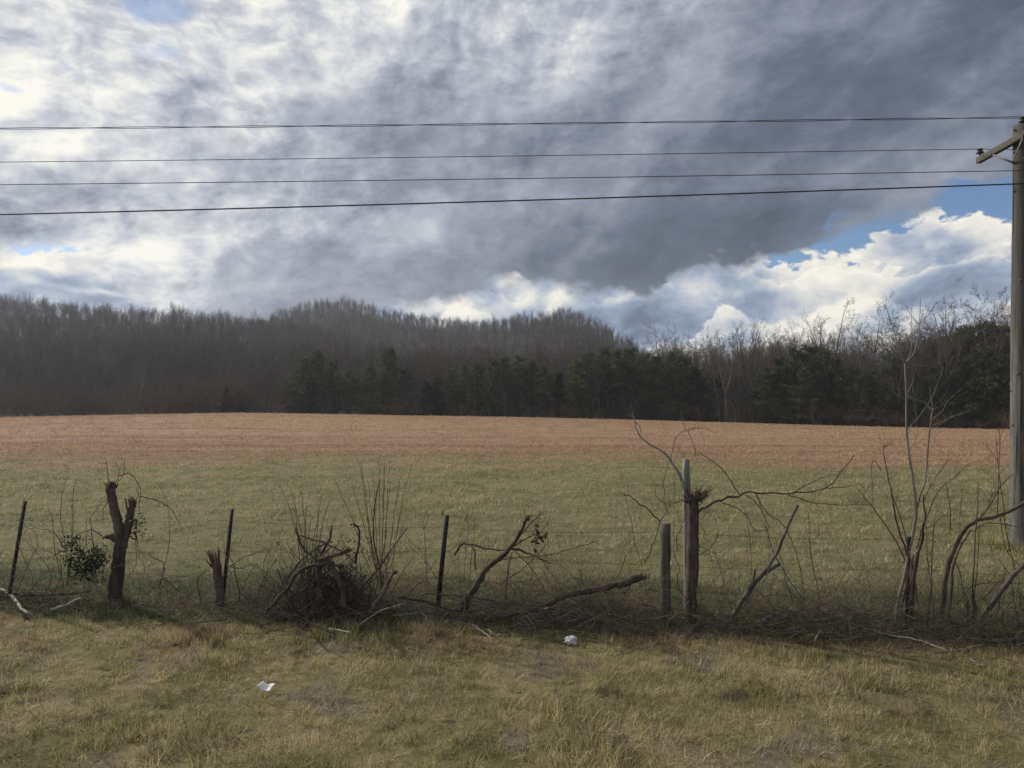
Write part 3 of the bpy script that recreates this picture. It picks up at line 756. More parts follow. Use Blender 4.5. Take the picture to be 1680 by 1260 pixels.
    # trees that stand out
    for px, py, off, src, k, h0, lab in ((1364, 511, 12, P_BARE, 5, 13, 'tall leafless tree with a rounded fan crown against the bright cloud, left of the sapling'),
            (1225, 534, 10, P_BARE, 6, 14, 'leafless tree with an open crown against the low white cloud right of the hills'),
            (1190, 556, 1, P_PALE, 1, 14, 'pale forked tree with white limbs beside the dark pines'),
            (1086, 545, 14, P_BARE, 5, 13, 'small round crowned leafless tree just right of the steep hill end'),
            (1420, 518, 14, P_BARE, 2, 12, 'leafless tree with a dense dark crown right of the rounded fan crown'),
            (1560, 505, 16, P_BARE, 6, 14, 'broad leafless tree with reddish twigs right of the sapling top'),
            (1638, 496, 12, P_BARE, 5, 13, 'tallest leafless tree, rising over the pines beside the utility pole'),
            (1664, 490, 14, P_BARE, 0, 13, 'leafless tree whose crown meets the utility pole')):
        Y = edge_y(px)+off; x = at_px(px, Y); H = HC+(630-py)/F*Y-gz(x, Y)
        plant_tree('bare_tree', src, k, x, Y, H, h0, rs.uniform(0, 6.28), lab, 'tree', None)
    # bushes along the edge
    px = -50; 
    while px < 1750:
        left = px < 490
        px += rs.uniform(6, 13) if left else rs.uniform(14, 30)
        Y = edge_y(px)+rs.uniform(-4.5, 1.5 if not left else 5.0); x = at_px(px, Y)
        H = rs.uniform(3.6, 7.2) if left else rs.uniform(1.6, 4.2)
        k = rs.randint(0, 4)
        zone = 'at the left end of the field' if left else ('under the pines at the field edge' if px < 1180 else 'at the right end of the field edge')
        plant_tree('bare_bush', P_BUSH, k, x, Y, H, HBU[k], rs.uniform(0, 6.28), 'brown leafless bush %s' % zone, 'bush', 'leafless bushes %s' % zone)
    # the wood on the hills: one mass
    protos = []
    for ps in P_BARE+P_PALE[:1]:
        me = ps[0][1].copy(); mb = bpy.data.meshes.new('woodland_tree')
        bm = __import__('bmesh').new(); bm.from_mesh(ps[0][1])
        nf = len(bm.faces); bm.from_mesh(ps[1][1]); bm.faces.ensure_lookup_table()
        for i in range(nf, len(bm.faces)): bm.faces[i].material_index = 1
        bm.to_mesh(mb); bm.free(); mb.materials.append(ps[0][1].materials[0]); mb.materials.append(ps[1][1].materials[0])
        bpy.data.meshes.remove(me); protos.append(mb)
    pts = []
    Y = 138.0
    while Y < 478:
        st = 2.5+Y*.0022
        x = -1.0*Y
        while x < 1.0*Y:
            xx = x+rs.uniform(-.5, .5)*st; yy = Y+rs.uniform(-.5, .5)*st; px = 840+xx/yy*F
            ok = yy < 480
            if px > 1120 and yy > 190: ok = False
            if px < 420 and yy > 330: ok = False
            if 420 <= px < 700 and 330 < yy < 350: ok = False
            if yy < edge_y(px)+30: ok = False
            if ok: pts.append((xx, yy))
            x += st*rs.uniform(.8, 1.2)
        Y += st*.95
    A = np.array(pts); z = ground_z(A[:, 0], A[:, 1])-.2
    m = len(A)
    rot = np.stack([rs.normal(0, .04, m), rs.normal(0, .04, m), rs.uniform(0, 6.28, m)], -1)
    s = np.clip(rs.normal(.53, .085, m), .30, .78)
    near_right = (840+A[:, 0]/A[:, 1]*F) > 1100
    s = np.where(near_right, s*1.75, np.where(A[:, 1] < 200, s*1.4, s))
    wd = np.where(A[:, 1] > 230, .90, 1.0)
    idx = rs.randint(0, len(protos), m); nbp = len(protos)
    protos += [ps[0][1] for ps in P_BUSH]
    isb = rs.uniform(size=m) < .46
    s = np.where(isb, s*1.7, s)
    idx = np.where(isb, rs.randint(nbp, nbp+len(P_BUSH), m), idx)
    scatter('woodland', 'leafless brown woodland covering the hills beyond the field', np.stack([A[:, 0], A[:, 1], z], -1), rot, np.stack([s*wd, s*wd, s], -1), idx, protos)
    print('bare', n, 'woodland', m)
build_forest()
# ------------------------------------------------------------------ foreground: fence line, brush, pole
def P3(px, py, Y): return np.array([(px-840)/F*Y, Y, HC+(630-py)/F*Y])
def Yg(py): return HC*F/(py-630)
def catmull(pts, per=5):
    pts = np.asarray(pts, float)
    if len(pts) < 3:
        t = np.linspace(0, 1, per+1)[:, None]; return pts[0]*(1-t)+pts[-1]*t
    p = np.vstack([2*pts[0]-pts[1], pts, 2*pts[-1]-pts[-2]]); out = []
    for i in range(1, len(p)-2):
        for t in np.linspace(0, 1, per, endpoint=False):
            t2, t3 = t*t, t*t*t
            out.append(.5*((2*p[i])+(-p[i-1]+p[i+1])*t+(2*p[i-1]-5*p[i]+4*p[i+1]-p[i+2])*t2+(-p[i-1]+3*p[i]-3*p[i+1]+p[i+2])*t3))
    out.append(p[-2]); return np.array(out)
def path_px(pts, Y, dY=0.0, rs=None, wob=.004, per=5):
    """photo-space polyline -> 3D path standing at depth Y, drifting by dY in depth towards its tip"""
    q = catmull(pts, per); n = len(q)
    t = np.linspace(0, 1, n); ys = Y+dY*t
    v = np.stack([(q[:, 0]-840)/F*ys, ys, HC+(630-q[:, 1])/F*ys], -1)
    if rs is not None and wob:
        w = rs.normal(0, wob, (n, 3)); w[1:-1] = (w[:-2]+w[1:-1]*2+w[2:])/4*1.6; w[0] *= .2; v += w
    return v
def stem(mb, pts, Y, r0, r1, rs, dY=0.0, k=6, wob=.004, cap=True, knots=.08, per=6):
    v = path_px(pts, Y, dY, rs, wob, per); n = len(v)
    r = np.linspace(r0, r1, n)*Y/F*(1+rs.normal(0, knots, n))
    mb.tube(v, np.maximum(r, .0008), k, True, cap, rs.uniform()); return v
def shoots(mb, v, n, L, r, rs, f0=.3, ang=(25, 60), up=.05, child=2, wob=.12):
    """side twigs along a path"""
    m = len(v)
    for i in range(n):
        f = rs.uniform(f0, 1); j = min(int(f*(m-1)), m-2); p = v[j]+(v[j+1]-v[j])*rs.uniform()
        ax = nrm(v[j+1]-v[j]); a = RAD(rs.uniform(*ang)); d = nrm(ax*math.cos(a)+rand_perp(rs, ax)*math.sin(a))
        l = L*rs.uniform(.4, 1.2); q = [p]; ns = 5
        for s in range(ns):
            d = nrm(d+rs.normal(0, wob, 3)+np.array([0, 0, up])); q.append(q[-1]+d*l/ns)
        q = np.array(q); mb.tube(q, np.linspace(r, r*.35, ns+1), 3, a=rs.uniform())
        if child > 0 and rs.uniform() < .75: shoots(mb, q, rs.randint(1, 4), l*.5, r*.6, rs, .25, ang, up, child-1, wob)
def splinters(mb, c, n, rad, hmin, hmax, rs, lean=(0, 0), w=.006, flare=.25):
    for i in range(n):
        a = rs.uniform(0, 6.28); rr = rad*math.sqrt(rs.uniform(.05, 1)); b = c+np.array([rr*math.cos(a), rr*math.sin(a), -.03])
        d = nrm(np.array([math.cos(a)*flare*rs.uniform(0, 1.5)+lean[0], math.sin(a)*flare*rs.uniform(0, 1.5)+lean[1], 1]))
        h = rs.uniform(hmin, hmax)
        mb.tube(np.array([b, b+d*h*.55+rs.normal(0, .004, 3), b+d*h+rs.normal(0, .010, 3)]), [w*rs.uniform(.7, 1.4), w*.7, .0008], 4, a=rs.uniform())
def leaves(mb, pts, n, size, rs, spread=.03):
    for i in range(n):
        c = pts[rs.randint(0, len(pts))]+rs.normal(0, spread, 3)
        d = nrm(rs.normal(size=3)+np.array([0, 0, -.2])); w = rand_perp(rs, d); nn = np.cross(d, w); s = size*rs.uniform(.6, 1.3)
        f = nn*s*.12*rs.uniform(-1, 1)
        mb.add([c, c+d*s*.45+w*s*.34+f, c+d*s, c+d*s*.45-w*s*.34+f], [(0, 1, 2, 3)], rs.uniform())
def single(name, mb, m, base, label, cat, group=None):
    o = mb.build(name, m, origin=base); return tag(o, label, cat, group)
def rooted(name, base, label, cat, group=None): return empty(name, tuple(base), label, cat, group)
def part(name, mb, m, root):
    mb.v = [v-np.array(root.location) for v in mb.v]; return mb.build(name, m, root)

# ---------------------------------------------------------------- utility pole and its cables
def build_pole():
    rs = np.random.RandomState(3); Y = 11.2; bx = at_px(1678.5, Y)
    zt = HC+(630-206)/F*Y; base = np.array([bx, Y, gz(bx, Y)-.05])
    root = rooted('utility_pole', base, 'weathered wooden utility pole with a crossarm, cropped by the right picture edge', 'utility pole')
    m, t, out = mat('pole_wood')
    oc = t.new('ShaderNodeTexCoord').outputs['Object']
    n = t.noise(t.v('MULTIPLY', oc, (1, 1, .045)), 34, 7, .7); n2 = t.noise(oc, 1.6, 4, .6); n3 = t.noise(t.v('MULTIPLY', oc, (1, 1, .25)), 9, 5, .6)
    col = t.ramp(n, [(.30, (.034, .031, .029)), (.44, (.085, .079, .072)), (.58, (.150, .141, .128)), (.72, (.10, .093, .084))])
    col = t.mix(t.m('MULTIPLY', t.step(n3, .60, .72), .7), col, (.10, .088, .076))
    col = t.mix(t.m('MULTIPLY', t.step(n2, .5, .7), .35), col, (.15, .15, .125))
    zz = t.sep(oc)[2]
    col = t.mix(t.m('MULTIPLY', t.step(zz, 2.2, 4.6), .65), col, (.060, .058, .056))    # darker towards the upper end
    principled(t, out, col, .9, t.m('ADD', n, t.m('MULTIPLY', n3, .6)), .9, .012, .2); M['pole'] = m
    sh = MB(); n_ = 26; zs = np.linspace(0, zt-base[2], n_)
    r0, r1 = 19.5/F*Y, 14.5/F*Y
    pts = np.stack([base[0]+.004*np.sin(zs*1.3), np.full(n_, Y)+.004*np.sin(zs*.9), base[2]+zs], -1)
    sh.tube(pts, np.linspace(r0, r1, n_)*(1+rs.normal(0, .006, n_)), 28, False, True)
    for i in range(9):     # checks and knots
        z = base[2]+rs.uniform(.4, zt-base[2]-.4); a = rs.uniform(2.3, 5.2); rr = r0+(r1-r0)*(z-base[2])/(zt-base[2])
        sh.lathe([(.03, -.012), (.026, .004), (.012, .010), (.001, .011)], np.array([bx+rr*math.cos(a), Y+rr*math.sin(a), z]), 8, np.array(Vector((math.cos(a), math.sin(a), 0)).to_track_quat('Z', 'Y').to_matrix()))
    part('shaft', sh, M['pole'], root)
    ck = MB()
    for i in range(16):
        a = rs.uniform(2.4, 5.0); z0 = base[2]+rs.uniform(.1, 4.8); L = rs.uniform(.5, 1.7); zz_ = np.linspace(z0, min(z0+L, zt-.2), 8)
        rr = r0+(r1-r0)*(zz_-base[2])/(zt-base[2]); aa = a+rs.normal(0, .012, 8)
        ck.tube(np.stack([bx+rr*np.cos(aa), Y+rr*np.sin(aa), zz_], -1), np.array([.0008, .003, .004, .0045, .004, .0035, .003, .0008]), 4)
    cm, t2, out2 = mat('check_dark'); principled(t2, out2, (.022, .019, .017), .95)
    part('cracks', ck, cm, root)
    # crossarm runs away from us on the field side of the pole
    za = HC+(630-238)/F*Y; ax = bx-r1-.055
    e0 = P3(1608, 262, 12.06); d = nrm(np.array([e0[0]-ax, e0[1]-Y, 0])); R = np.stack([d, np.array([-d[1], d[0], 0]), np.array([0, 0, 1.])], 1)
    arm = MB(); zc = e0[2]; L = .92
    c = np.array([ax, Y, zc])
    bm_ = MB(); arm.box(c, (L*2, .078, .100), R)
    mk = bark('arm_wood', (.055, .051, .046), (.125, .117, .104), (.085, .085, .07), 30, 1, .2)
    oa = part('crossarm', arm, mk, root)
    bv = oa.modifiers.new('bevel', 'BEVEL'); bv.width = .008; bv.segments = 2
    st_ = bark('galvanised', (.10, .10, .10), (.20, .20, .195), (.16, .10, .07), 40, 1, .1, .0006, .5)
    for sgn in (1, -1):
        b = MB(); p0 = c+d*sgn*.42+np.array([0, -.0, -.05])-R[:, 1]*(-.052); p1 = np.array([bx-r1-.03, Y, zc-.30])
        ax_ = nrm(p1-p0); u = nrm(np.cross(ax_, R[:, 1])); b.box((p0+p1)/2, (np.linalg.norm(p1-p0), .008, .030), np.stack([ax_, np.cross(u, ax_), u], 1))
        for q in (p0, p1): b.lathe([(.02, -.012), (.02, .012), (.001, .014)], q, 8, R[:, [1, 2, 0]])
        part('brace', b, st_, root)
    glass = bark('porcelain', (.035, .030, .028), (.06, .05, .045), None, 8, 1, .1, .0002, .25)
    def insulator(p):
        i = MB(); i.lathe([(.012, -.02), (.012, .05), (.020, .055), (.052, .050), (.060, .062), (.048, .078), (.030, .088), (.028, .100), (.045, .106), (.045, .120), (.030, .130), (.001, .132)], p, 16)
        io = part('insulator', i, glass, root)
        return p+np.array([0, 0, .125])
    tops = [insulator(np.array([e0[0], e0[1], zc+.050])), insulator(np.array([bx, Y, zt])), insulator(c-d*.86+np.array([0, 0, .050]))]
    # bolts, the neutral's spool and the cable clamp
    b = MB()
    for z in (zt-.07, zt-.19, za-.12, HC+(630-314)/F*Y): b.tube(np.array([(bx-r1-.03, Y-.01, z), (bx+r1+.03, Y-.01, z)]), .008, 6, True, True); b.lathe([(.018, -.005), (.018, .005), (.001, .006)], np.array([bx-r1-.012, Y-.01, z]), 8, np.array([[0, 0, 1], [0, 1, 0], [-1, 0, 0.]]))
    part('bolt', b, st_, root)
    yf = Y-r1
    zn, zc2 = HC+(630-281)/F*yf, HC+(630-302)/F*yf
    s = MB(); s.lathe([(.016, -.03), (.026, -.026), (.016, 0), (.026, .026), (.016, .03), (.001, .031)], np.array([bx, yf-.02, zn]), 12); part('spool', s, glass, root)
    s = MB(); s.box((bx, yf-.012, zc2), (.13, .03, .05)); s.box((bx, yf-.028, zc2), (.05, .02, .035)); part('clamp', s, st_, root)
    # cables: each hangs from the pole
    wm, t, out = mat('cable_black'); principled(t, out, (.022, .022, .024), .55); M['cable'] = wm
    def cable(name, p1, px0_y, r, label, twin=False, right=.0):
        # left: passes photo column 0 at row px0_y, at the same depth, and runs on; right: on to the next span
        Yc = p1[1]; xl = at_px(0, Yc); zl = HC+(630-px0_y)/F*Yc
        mid = HC+(630-twin_mid)/F*Yc if False else None
        x = np.linspace(-34, p1[0], 90); s = (p1[0]-x)/(p1[0]-xl)
        a_ = right; z = p1[2]+(zl-p1[2]-a_)*s+a_*s*s
        xr = np.linspace(p1[0], p1[0]+30, 30)[1:]; sr = (xr-p1[0])/(p1[0]-xl); zr = p1[2]-(.10+abs(zl-p1[2]))*sr+a_*sr*sr
        X = np.concatenate([x, xr]); Z = np.concatenate([z, zr]); mb = MB()
        if twin:
            ph = X*1.9
            for sg in (1, -1): mb.tube(np.stack([X, Yc+sg*.011*np.cos(ph), Z+sg*.011*np.sin(ph)], -1), r, 5)
        else: mb.tube(np.stack([X, np.full_like(X, Yc), Z], -1), r, 6)
        single(name, mb, M['cable'], p1, label, 'cable', 'cables strung from the utility pole')
    cable('overhead_cable', tops[1], 211, .0048, 'topmost overhead line, a twisted pair tied to the pole top insulator', True, .06)
    cable('overhead_cable', tops[0], 266, .0055, 'second overhead line from the top, tied to the insulator at the crossarm end', False, .05)
    cable('overhead_cable', np.array([bx, yf-.045, zn]), 303, .0058, 'third overhead line from the top, thin, tied to the pole below the crossarm', False, .06)
    cable('overhead_cable', np.array([bx, yf-.040, zc2]), 352, .0105, 'lowest and thickest overhead cable, black, clamped to the pole', False, .10)
build_pole()

# ---------------------------------------------------------------- steel posts, wire, timber posts
FENCE = [(-60, 8.6), (20, 8.5), (370, 8.35), (722, 8.1), (1090, 7.75), (1487, 7.5), (1760, 7.3)]
def fence_y(px): return float(np.interp(px, [a for a, _ in FENCE], [b for _, b in FENCE]))
def steel_post(top, bot, Y, label, w=5.2):
    rs = np.random.RandomState(int(top[0])); a, b = P3(*bot, Y), P3(*top, Y); b[1] += rs.uniform(-.05, .05)
    a[2] -= .06
    z = nrm(b-a); x = nrm(np.cross(np.array([0, 1., 0]), z)); y = np.cross(z, x); R = np.stack([x, y, z], 1); L = np.linalg.norm(b-a); c = (a+b)/2
    root = rooted('steel_fence_post', a, label, 'fence post', 'thin rusty steel posts of the fence')
    mb = MB(); W = w/F*Y*1.15; mb.box(c, (W, .006, L), R); mb.box(c+y*.0172, (.006, .028, L-.002), R); part('shaft', mb, M['steel'], root)
    st = MB(); n = 17
    for i in range(n):
        f = .12+.86*i/n; st.box(a+(b-a)*f-y*.0068, (.016, .008, .014), R)
    part('studs', st, M['steel'], root)
def build_fence():
    steel_post((37, 823), (14, 975), 8.5, 'leftmost steel fence post, leaning right beside the pale stick on the ground')
    steel_post((379, 836), (364, 990), 8.35, 'steel fence post standing just right of the splintered stub')
    steel_post((733, 846), (717, 1000), 8.1, 'dark steel fence post alone left of the leaning broken limb', 6.5)
    steel_post((1489, 880), (1487, 1036), 7.5, 'steel fence post hidden among the stems of the tall sapling')
    # wire
    pxs = [p for p, _ in FENCE]
    for nm, h in (('lowest', .36), ('middle', .64), ('top', .93)):
        rs = np.random.RandomState(int(h*100)); mb = MB(); pts = []
        for p, Y in FENCE: pts.append(np.array([at_px(p, Y), Y-.02, h+rs.normal(0, .015)]))
        v = catmull(pts, 14); v[:, 2] -= .03*np.abs(np.sin(np.linspace(0, 6*math.pi, len(v))))
        mb.tube(v, .0016, 4)
        x = v[0, 0]+.1
        while x < v[-1, 0]:
            c = np.array([np.interp(x, v[:, 0], v[:, i]) for i in range(3)])
            for q in range(2):
                d = nrm(rs.normal(size=3)*np.array([.2, 1, 1])); mb.tube(np.array([c-d*.016, c+d*.016]), [.0011, .0006], 3)
            x += .13
        single('barbed_wire', mb, M['wire'], v[0], '%s strand of thin rusty barbed wire along the fence' % nm, 'fence wire', 'strands of the barbed wire fence')
    rs = np.random.RandomState(8)
    mb = MB(); v = stem(mb, [(690, 975), (740, 977), (790, 982), (832, 990), (905, 1000), (960, 1012)], 7.75, 1.3, 1.0, rs, wob=.006)
    single('fallen_wire', mb, M['wire'], v[0], 'slack dark wire drooping low from left of the leaning broken limb', 'fence wire')
    # timber posts
    a, b = P3(1091, 1030, 7.7), P3(1092, 859, 7.7); root = rooted('wooden_fence_post', a, 'short thick dark wooden fence post with a flat top, left of the shredded trunk', 'fence post')
    mb = MB(); n = 12; t = np.linspace(0, 1, n); pts = a+(b-a)*t[:, None]+rs.normal(0, .003, (n, 3)); ring = mb.tube(pts, (8.6-.6*t)/F*7.7*(1+rs.normal(0, .03, n)), 12, False, True, .4); part('shaft', mb, M['post_wood'], root)
    stp = MB()
    for h in (.36, .64, .93): stp.tube(np.array([(a[0]-.02, 7.7-.062, h), (a[0]-.02, 7.7-.078, h+.012), (a[0]+.015, 7.7-.078, h+.012), (a[0]+.015, 7.7-.062, h)]), .0025, 4)
    part('staple', stp, M['wire'], root)
    a, b = P3(1129, 1020, 8.0), P3(1125.5, 754, 8.0)
    mb = MB(); n = 14; t = np.linspace(0, 1, n); pts = a+(b-a)*t[:, None]+rs.normal(0, .002, (n, 3)); mb.tube(pts, np.where(t > .97, 5.2, 6.6-.5*t)/F*8.0, 9, False, True, .5)
    splinters(mb, b, 5, .02, .02, .05, rs, w=.008)
    single('wooden_fence_post', mb, M['post_grey'], a, 'tall slim grey wooden post rising behind the shredded trunk', 'fence post')
build_fence()

# ---------------------------------------------------------------- cut trunks, limbs, saplings
def build_stumps():
    rs = np.random.RandomState(21)
    # shredded trunk
    Y = 7.75; base = P3(1133, 1030, Y); root = rooted('shredded_stump', base, 'reddish cut trunk with a shredded splintery top, right of the short dark post', 'tree stump')
    mb = MB(); v = stem(mb, [(1133, 1030), (1134, 980), (1137, 900), (1137, 850), (1137, 818)], Y, 10.3, 8.8, rs, k=11, wob=.004, knots=.04)
    part('trunk', mb, M['bark_red'], root)
    sp = MB(); c = v[-1]; splinters(sp, c, 46, .058, .05, .15, rs, (.10, 0), .007, .8); splinters(sp, c+np.array([.05, 0, .0]), 40, .045, .08, .22, rs, (.75, -.1), .0055, .5)
    splinters(sp, c+np.array([0, 0, -.02]), 14, .06, .03, .09, rs, (-.5, 0), .007, .9)
    part('splintered_top', sp, M['bark_red'], root)
    tw = MB()
    for i in range(10):
        q = v[rs.randint(4, len(v)-2)]; shoots(tw, np.array([q, q+np.array([.1, -.05, .05])]), 2, .35, .003, rs, 0, (20, 80), -.02)
    part('twigs', tw, M['twig_dead'], root)
    # forked snag
    Y = 8.45; base = P3(190, 992, Y); root = rooted('forked_snag', base, 'forked broken tree trunk with two ragged stubs, beside the ivy clump on the left', 'tree stump')
    mb = MB(); stem(mb, [(188, 992), (190, 960), (194, 925), (197, 893), (195, 870)], Y, 12, 8.0, rs, k=11, wob=.004)
    l1 = stem(mb, [(196, 900), (196, 870), (190, 845), (185, 820), (181, 800), (185, 796)], Y, 8.5, 6.5, rs, -.05, 9, .004)
    l2 = stem(mb, [(199, 905), (206, 880), (213, 850), (216, 832), (219, 822)], Y, 7, 5.5, rs, .06, 9, .004)
    stem(mb, [(192, 884), (184, 880), (176, 881), (168, 882)], Y, 7.5, 1.5, rs, -.05, 7, .004)
    part('trunk', mb, M['bark_red'], root)
    sp = MB(); splinters(sp, l1[-1], 12, .05, .03, .09, rs, (.1, 0), .009, .5); splinters(sp, l2[-1], 16, .045, .04, .12, rs, (.15, 0), .008, .6)
    stem(sp, [(214, 850), (208, 832), (205, 818)], Y, 2.5, 1.0, rs)
    part('splintered_top', sp, M['bark_red'], root)
    tw = MB()
    for pts in ([(183, 800), (178, 785), (175, 765), (171, 748)], [(186, 800), (193, 785), (196, 770), (190, 760)], [(190, 797), (200, 783), (204, 765), (206, 752)],
                [(178, 818), (165, 826), (155, 840), (148, 855)], [(180, 822), (171, 832), (168, 860)], [(223, 822), (226, 812), (223, 800)], [(225, 852), (223, 880), (224, 905), (221, 930)], [(222, 860), (226, 890), (229, 920)],
                [(168, 880), (155, 871), (140, 872), (122, 882), (112, 900)], [(228, 815), (255, 820), (280, 835), (300, 870)], [(195, 780), (215, 778), (229, 800), (228, 840)]):
        v = stem(tw, pts, Y, 1.0, .4, rs, rs.uniform(-.3, .3), 4, .004); shoots(tw, v, 5, .18, .0012, rs, child=1)
    part('twigs', tw, M['twig_dead'], root)
    # splintered stub
    Y = 8.1; base = P3(362, 995, Y); root = rooted('splintered_stub', base, 'short reddish splintered tree stub with a spiky top, left of the steel post', 'tree stump')
    mb = MB(); v = stem(mb, [(361, 995), (361, 970), (357, 940), (354, 920)], Y, 7.8, 6.8, rs, k=10, wob=.004); part('trunk', mb, M['bark_red'], root)
    sp = MB(); splinters(sp, v[-1], 34, .045, .07, .20, rs, (-.22, 0), .008, .25); splinters(sp, v[-3], 9, .05, .06, .16, rs, (-.8, 0), .005, .3); part('splintered_top', sp, M['bark_red'], root)
build_stumps()

def limb(name, stems, Y, m, label, cat='branch', group=None, seed=0, tw=(6, .22, .0022), twm=None, dY=None, k=7, cap_spl=None, par=True, wob=.006, child=2):
    """a plant or loose branch: stems = [(pts, r0, r1)]"""
    rs = np.random.RandomState(1000+seed); base = P3(*stems[0][0][0], Y)
    root = rooted(name, base, label, cat, group)
    a, b = MB(), MB()
    for i, st in enumerate(stems):
        pts, r0, r1 = st[:3]; Yi = Y+(st[3] if len(st) > 3 else 0)
        sl = .72 if r0 > 4 else .60
        v = stem(a, pts, Yi, r0*sl, r1*sl, rs, rs.uniform(-.25, .25) if dY is None else dY, k if r0 > 3 else 5, wob*(.8 if r0 > 3 else .5), True, .08 if r0 > 3 else .04)
        if tw[0]: shoots(b if tw[0] > 4 else a, v, max(1, int(tw[0]*(1.5 if i == 0 else .9))), tw[1]*1.1, tw[2]*.68, rs, .25, (25, 65), .03, child)
        if cap_spl and i == 0: splinters(a, v[-1], 10, r1/F*Y, .03, .09, rs, w=.006, flare=.6)
    part('stem', a, m, root)
    if b.n: part('twigs', b, twm or M['twig_brown'], root)
    return root

M['dead_leaf'] = leafy('dead_leaf', (.030, .026, .016), (.080, .064, .040))
def build_limbs():
    # the leaning broken limb right of the third post
    limb('broken_limb', [([(762, 1000), (770, 978), (785, 955), (800, 931), (822, 915), (838, 897), (852, 878), (864, 850)], 8.5, 3.2),
        ([(836, 899), (858, 904), (878, 912), (905, 925)], 4, 1.6), ([(832, 903), (800, 900), (770, 893), (757, 894), (746, 911)], 2.2, 3.5), ([(840, 898), (858, 886), (880, 876)], 2.6, 1.4),
        ([(852, 880), (870, 860), (888, 842)], 2.6, 1.1), ([(864, 851), (866, 845), (872, 848)], 2, 1), ([(812, 919), (860, 914), (905, 909), (945, 898), (976, 889)], 1.5, 1.1),
        ([(826, 1005), (832, 950), (840, 905)], 2.2, 1.5), ([(820, 960), (860, 930), (890, 900), (900, 885)], 1.7, 1.0), ([(780, 935), (779, 905), (772, 895)], 2.2, 2.5), ([(845, 905), (870, 930), (893, 965)], 1.4, .8),
        ([(880, 890), (885, 875), (900, 858)], 1.5, .9)],
        7.95, M['bark_red'], 'thick reddish broken limb leaning up to the right of the dark steel post', seed=1, tw=(9, .2, .002), cap_spl=True)
    rs = np.random.RandomState(5)
    mb = MB(); st = MB(); pts = [path_px([(878, 865), (882, 880), (876, 905)], 7.95), path_px([(882, 880), (890, 885), (893, 880)], 7.95)]
    leaves(mb, np.concatenate(pts), 60, .045, rs, .018)
    for p in pts: mb.tube(p, .002, 4)
    single('dead_leaf_cluster', mb, M['dead_leaf'], pts[0][0], 'dark withered leaf cluster hanging on the leaning broken limb', 'leaves')
    # fallen log and companions
    limb('fallen_log', [([(800, 1018), (850, 1006), (890, 996), (930, 976), (985, 966), (1020, 957), (1056, 946)], 4.5, 9.0), ([(905, 990), (880, 1003), (850, 1016)], 5, 3), ([(1040, 951), (1030, 966), (1020, 975)], 3, 1.5)],
         7.75, M['bark_red'], 'long fallen log lying in the brush, its broken end raised beside the short dark post', 'log', seed=2, tw=(10, .25, .0025), k=9, cap_spl=True, dY=-.05)
    limb('leaning_stick', [([(1184, 1036), (1205, 1004), (1228, 968), (1248, 946), (1270, 915), (1290, 870), (1309, 826)], 5.6, 3.0), ([(1222, 985), (1238, 955), (1258, 938), (1279, 924)], 5.5, 4.5), ([(1236, 960), (1238, 940), (1240, 935)], 3, 2)],
         7.55, M['bark_grey'], 'pale forked stick leaning to the right of the shredded trunk', seed=3, tw=(5, .2, .002))
    limb('leaning_stick', [([(1600, 1034), (1620, 1003), (1641, 972), (1665, 944), (1700, 905)], 6.0, 5.0), ([(1622, 1000), (1630, 985), (1634, 960)], 2, 1.2)],
         7.6, M['bark_grey'], 'straight pale grey stick leaning out of the picture at the right', seed=4, tw=(3, .2, .002))
    limb('leaning_stick', [([(1262, 905), (1290, 935), (1315, 975), (1330, 1005)], 1.6, 1.8)], 7.7, M['bleached'], 'thin bleached stick leaning left behind the pale forked stick', seed=5, tw=(1, .1, .002))
    limb('leaning_stick', [([(1266, 940), (1300, 970), (1338, 1012)], 1.5, 1.8)], 7.7, M['bleached'], 'lower of the two thin bleached sticks behind the pale forked stick', seed=6, tw=(0, .1, .002))
    # long arching branch from the shredded trunk
    limb('arching_branch', [([(1144, 842), (1158, 832), (1180, 822), (1212, 813), (1240, 809), (1290, 809), (1335, 805), (1368, 793), (1385, 770), (1402, 748)], 3.4, 1.0),
        ([(1300, 809), (1330, 792), (1355, 782), (1372, 780)], 1.6, .7), ([(1352, 800), (1380, 800), (1405, 795), (1420, 800)], 1.2, .6), ([(1290, 810), (1330, 825), (1380, 828), (1430, 828)], 1.4, .7),
        ([(1215, 813), (1185, 770), (1160, 750), (1145, 742)], 1.5, .8), ([(1225, 812), (1245, 830), (1255, 850), (1262, 868)], 1.5, .9), ([(1180, 822), (1220, 840), (1240, 870), (1262, 868)], 1.3, .9),
        ([(1240, 810), (1250, 830), (1270, 850), (1290, 870), (1310, 920), (1320, 985)], 1.6, .9), ([(1255, 862), (1268, 905), (1300, 960), (1322, 992)], 1.5, 1.0)],
        7.7, M['bark_dark'], 'long thin branch arching right from the shredded trunk over the pale forked stick', seed=7, tw=(12, .25, .0018), wob=.010)
    # pale bent branch up to the left
    limb('pale_branch', [([(1130, 822), (1121, 795), (1110, 768), (1099, 752), (1084, 738), (1062, 727), (1048, 712), (1041, 695), (1040, 684), (1033, 679)], 4.0, 1.1),
        ([(1041, 692), (1050, 700), (1052, 710)], 1.2, .6), ([(1100, 753), (1104, 735), (1112, 715), (1126, 706), (1146, 701)], 1.8, .7), ([(1126, 706), (1150, 702), (1176, 711)], 1.0, .5), ([(1098, 768), (1075, 766), (1063, 762)], 1.0, .6),
        ([(1115, 775), (1119, 795), (1126, 815)], 2.4, 2.0), ([(1124, 706), (1121, 690), (1118, 672)], 1.0, .5), ([(1127, 705), (1138, 730), (1145, 760)], 1.1, .7), ([(1040, 684), (1036, 672), (1034, 662)], .9, .5)],
        7.85, M['bark_pale'], 'pale bare branch reaching up left above the posts against the brown field', seed=8, tw=(7, .14, .0018), twm=M['twig_grey'])
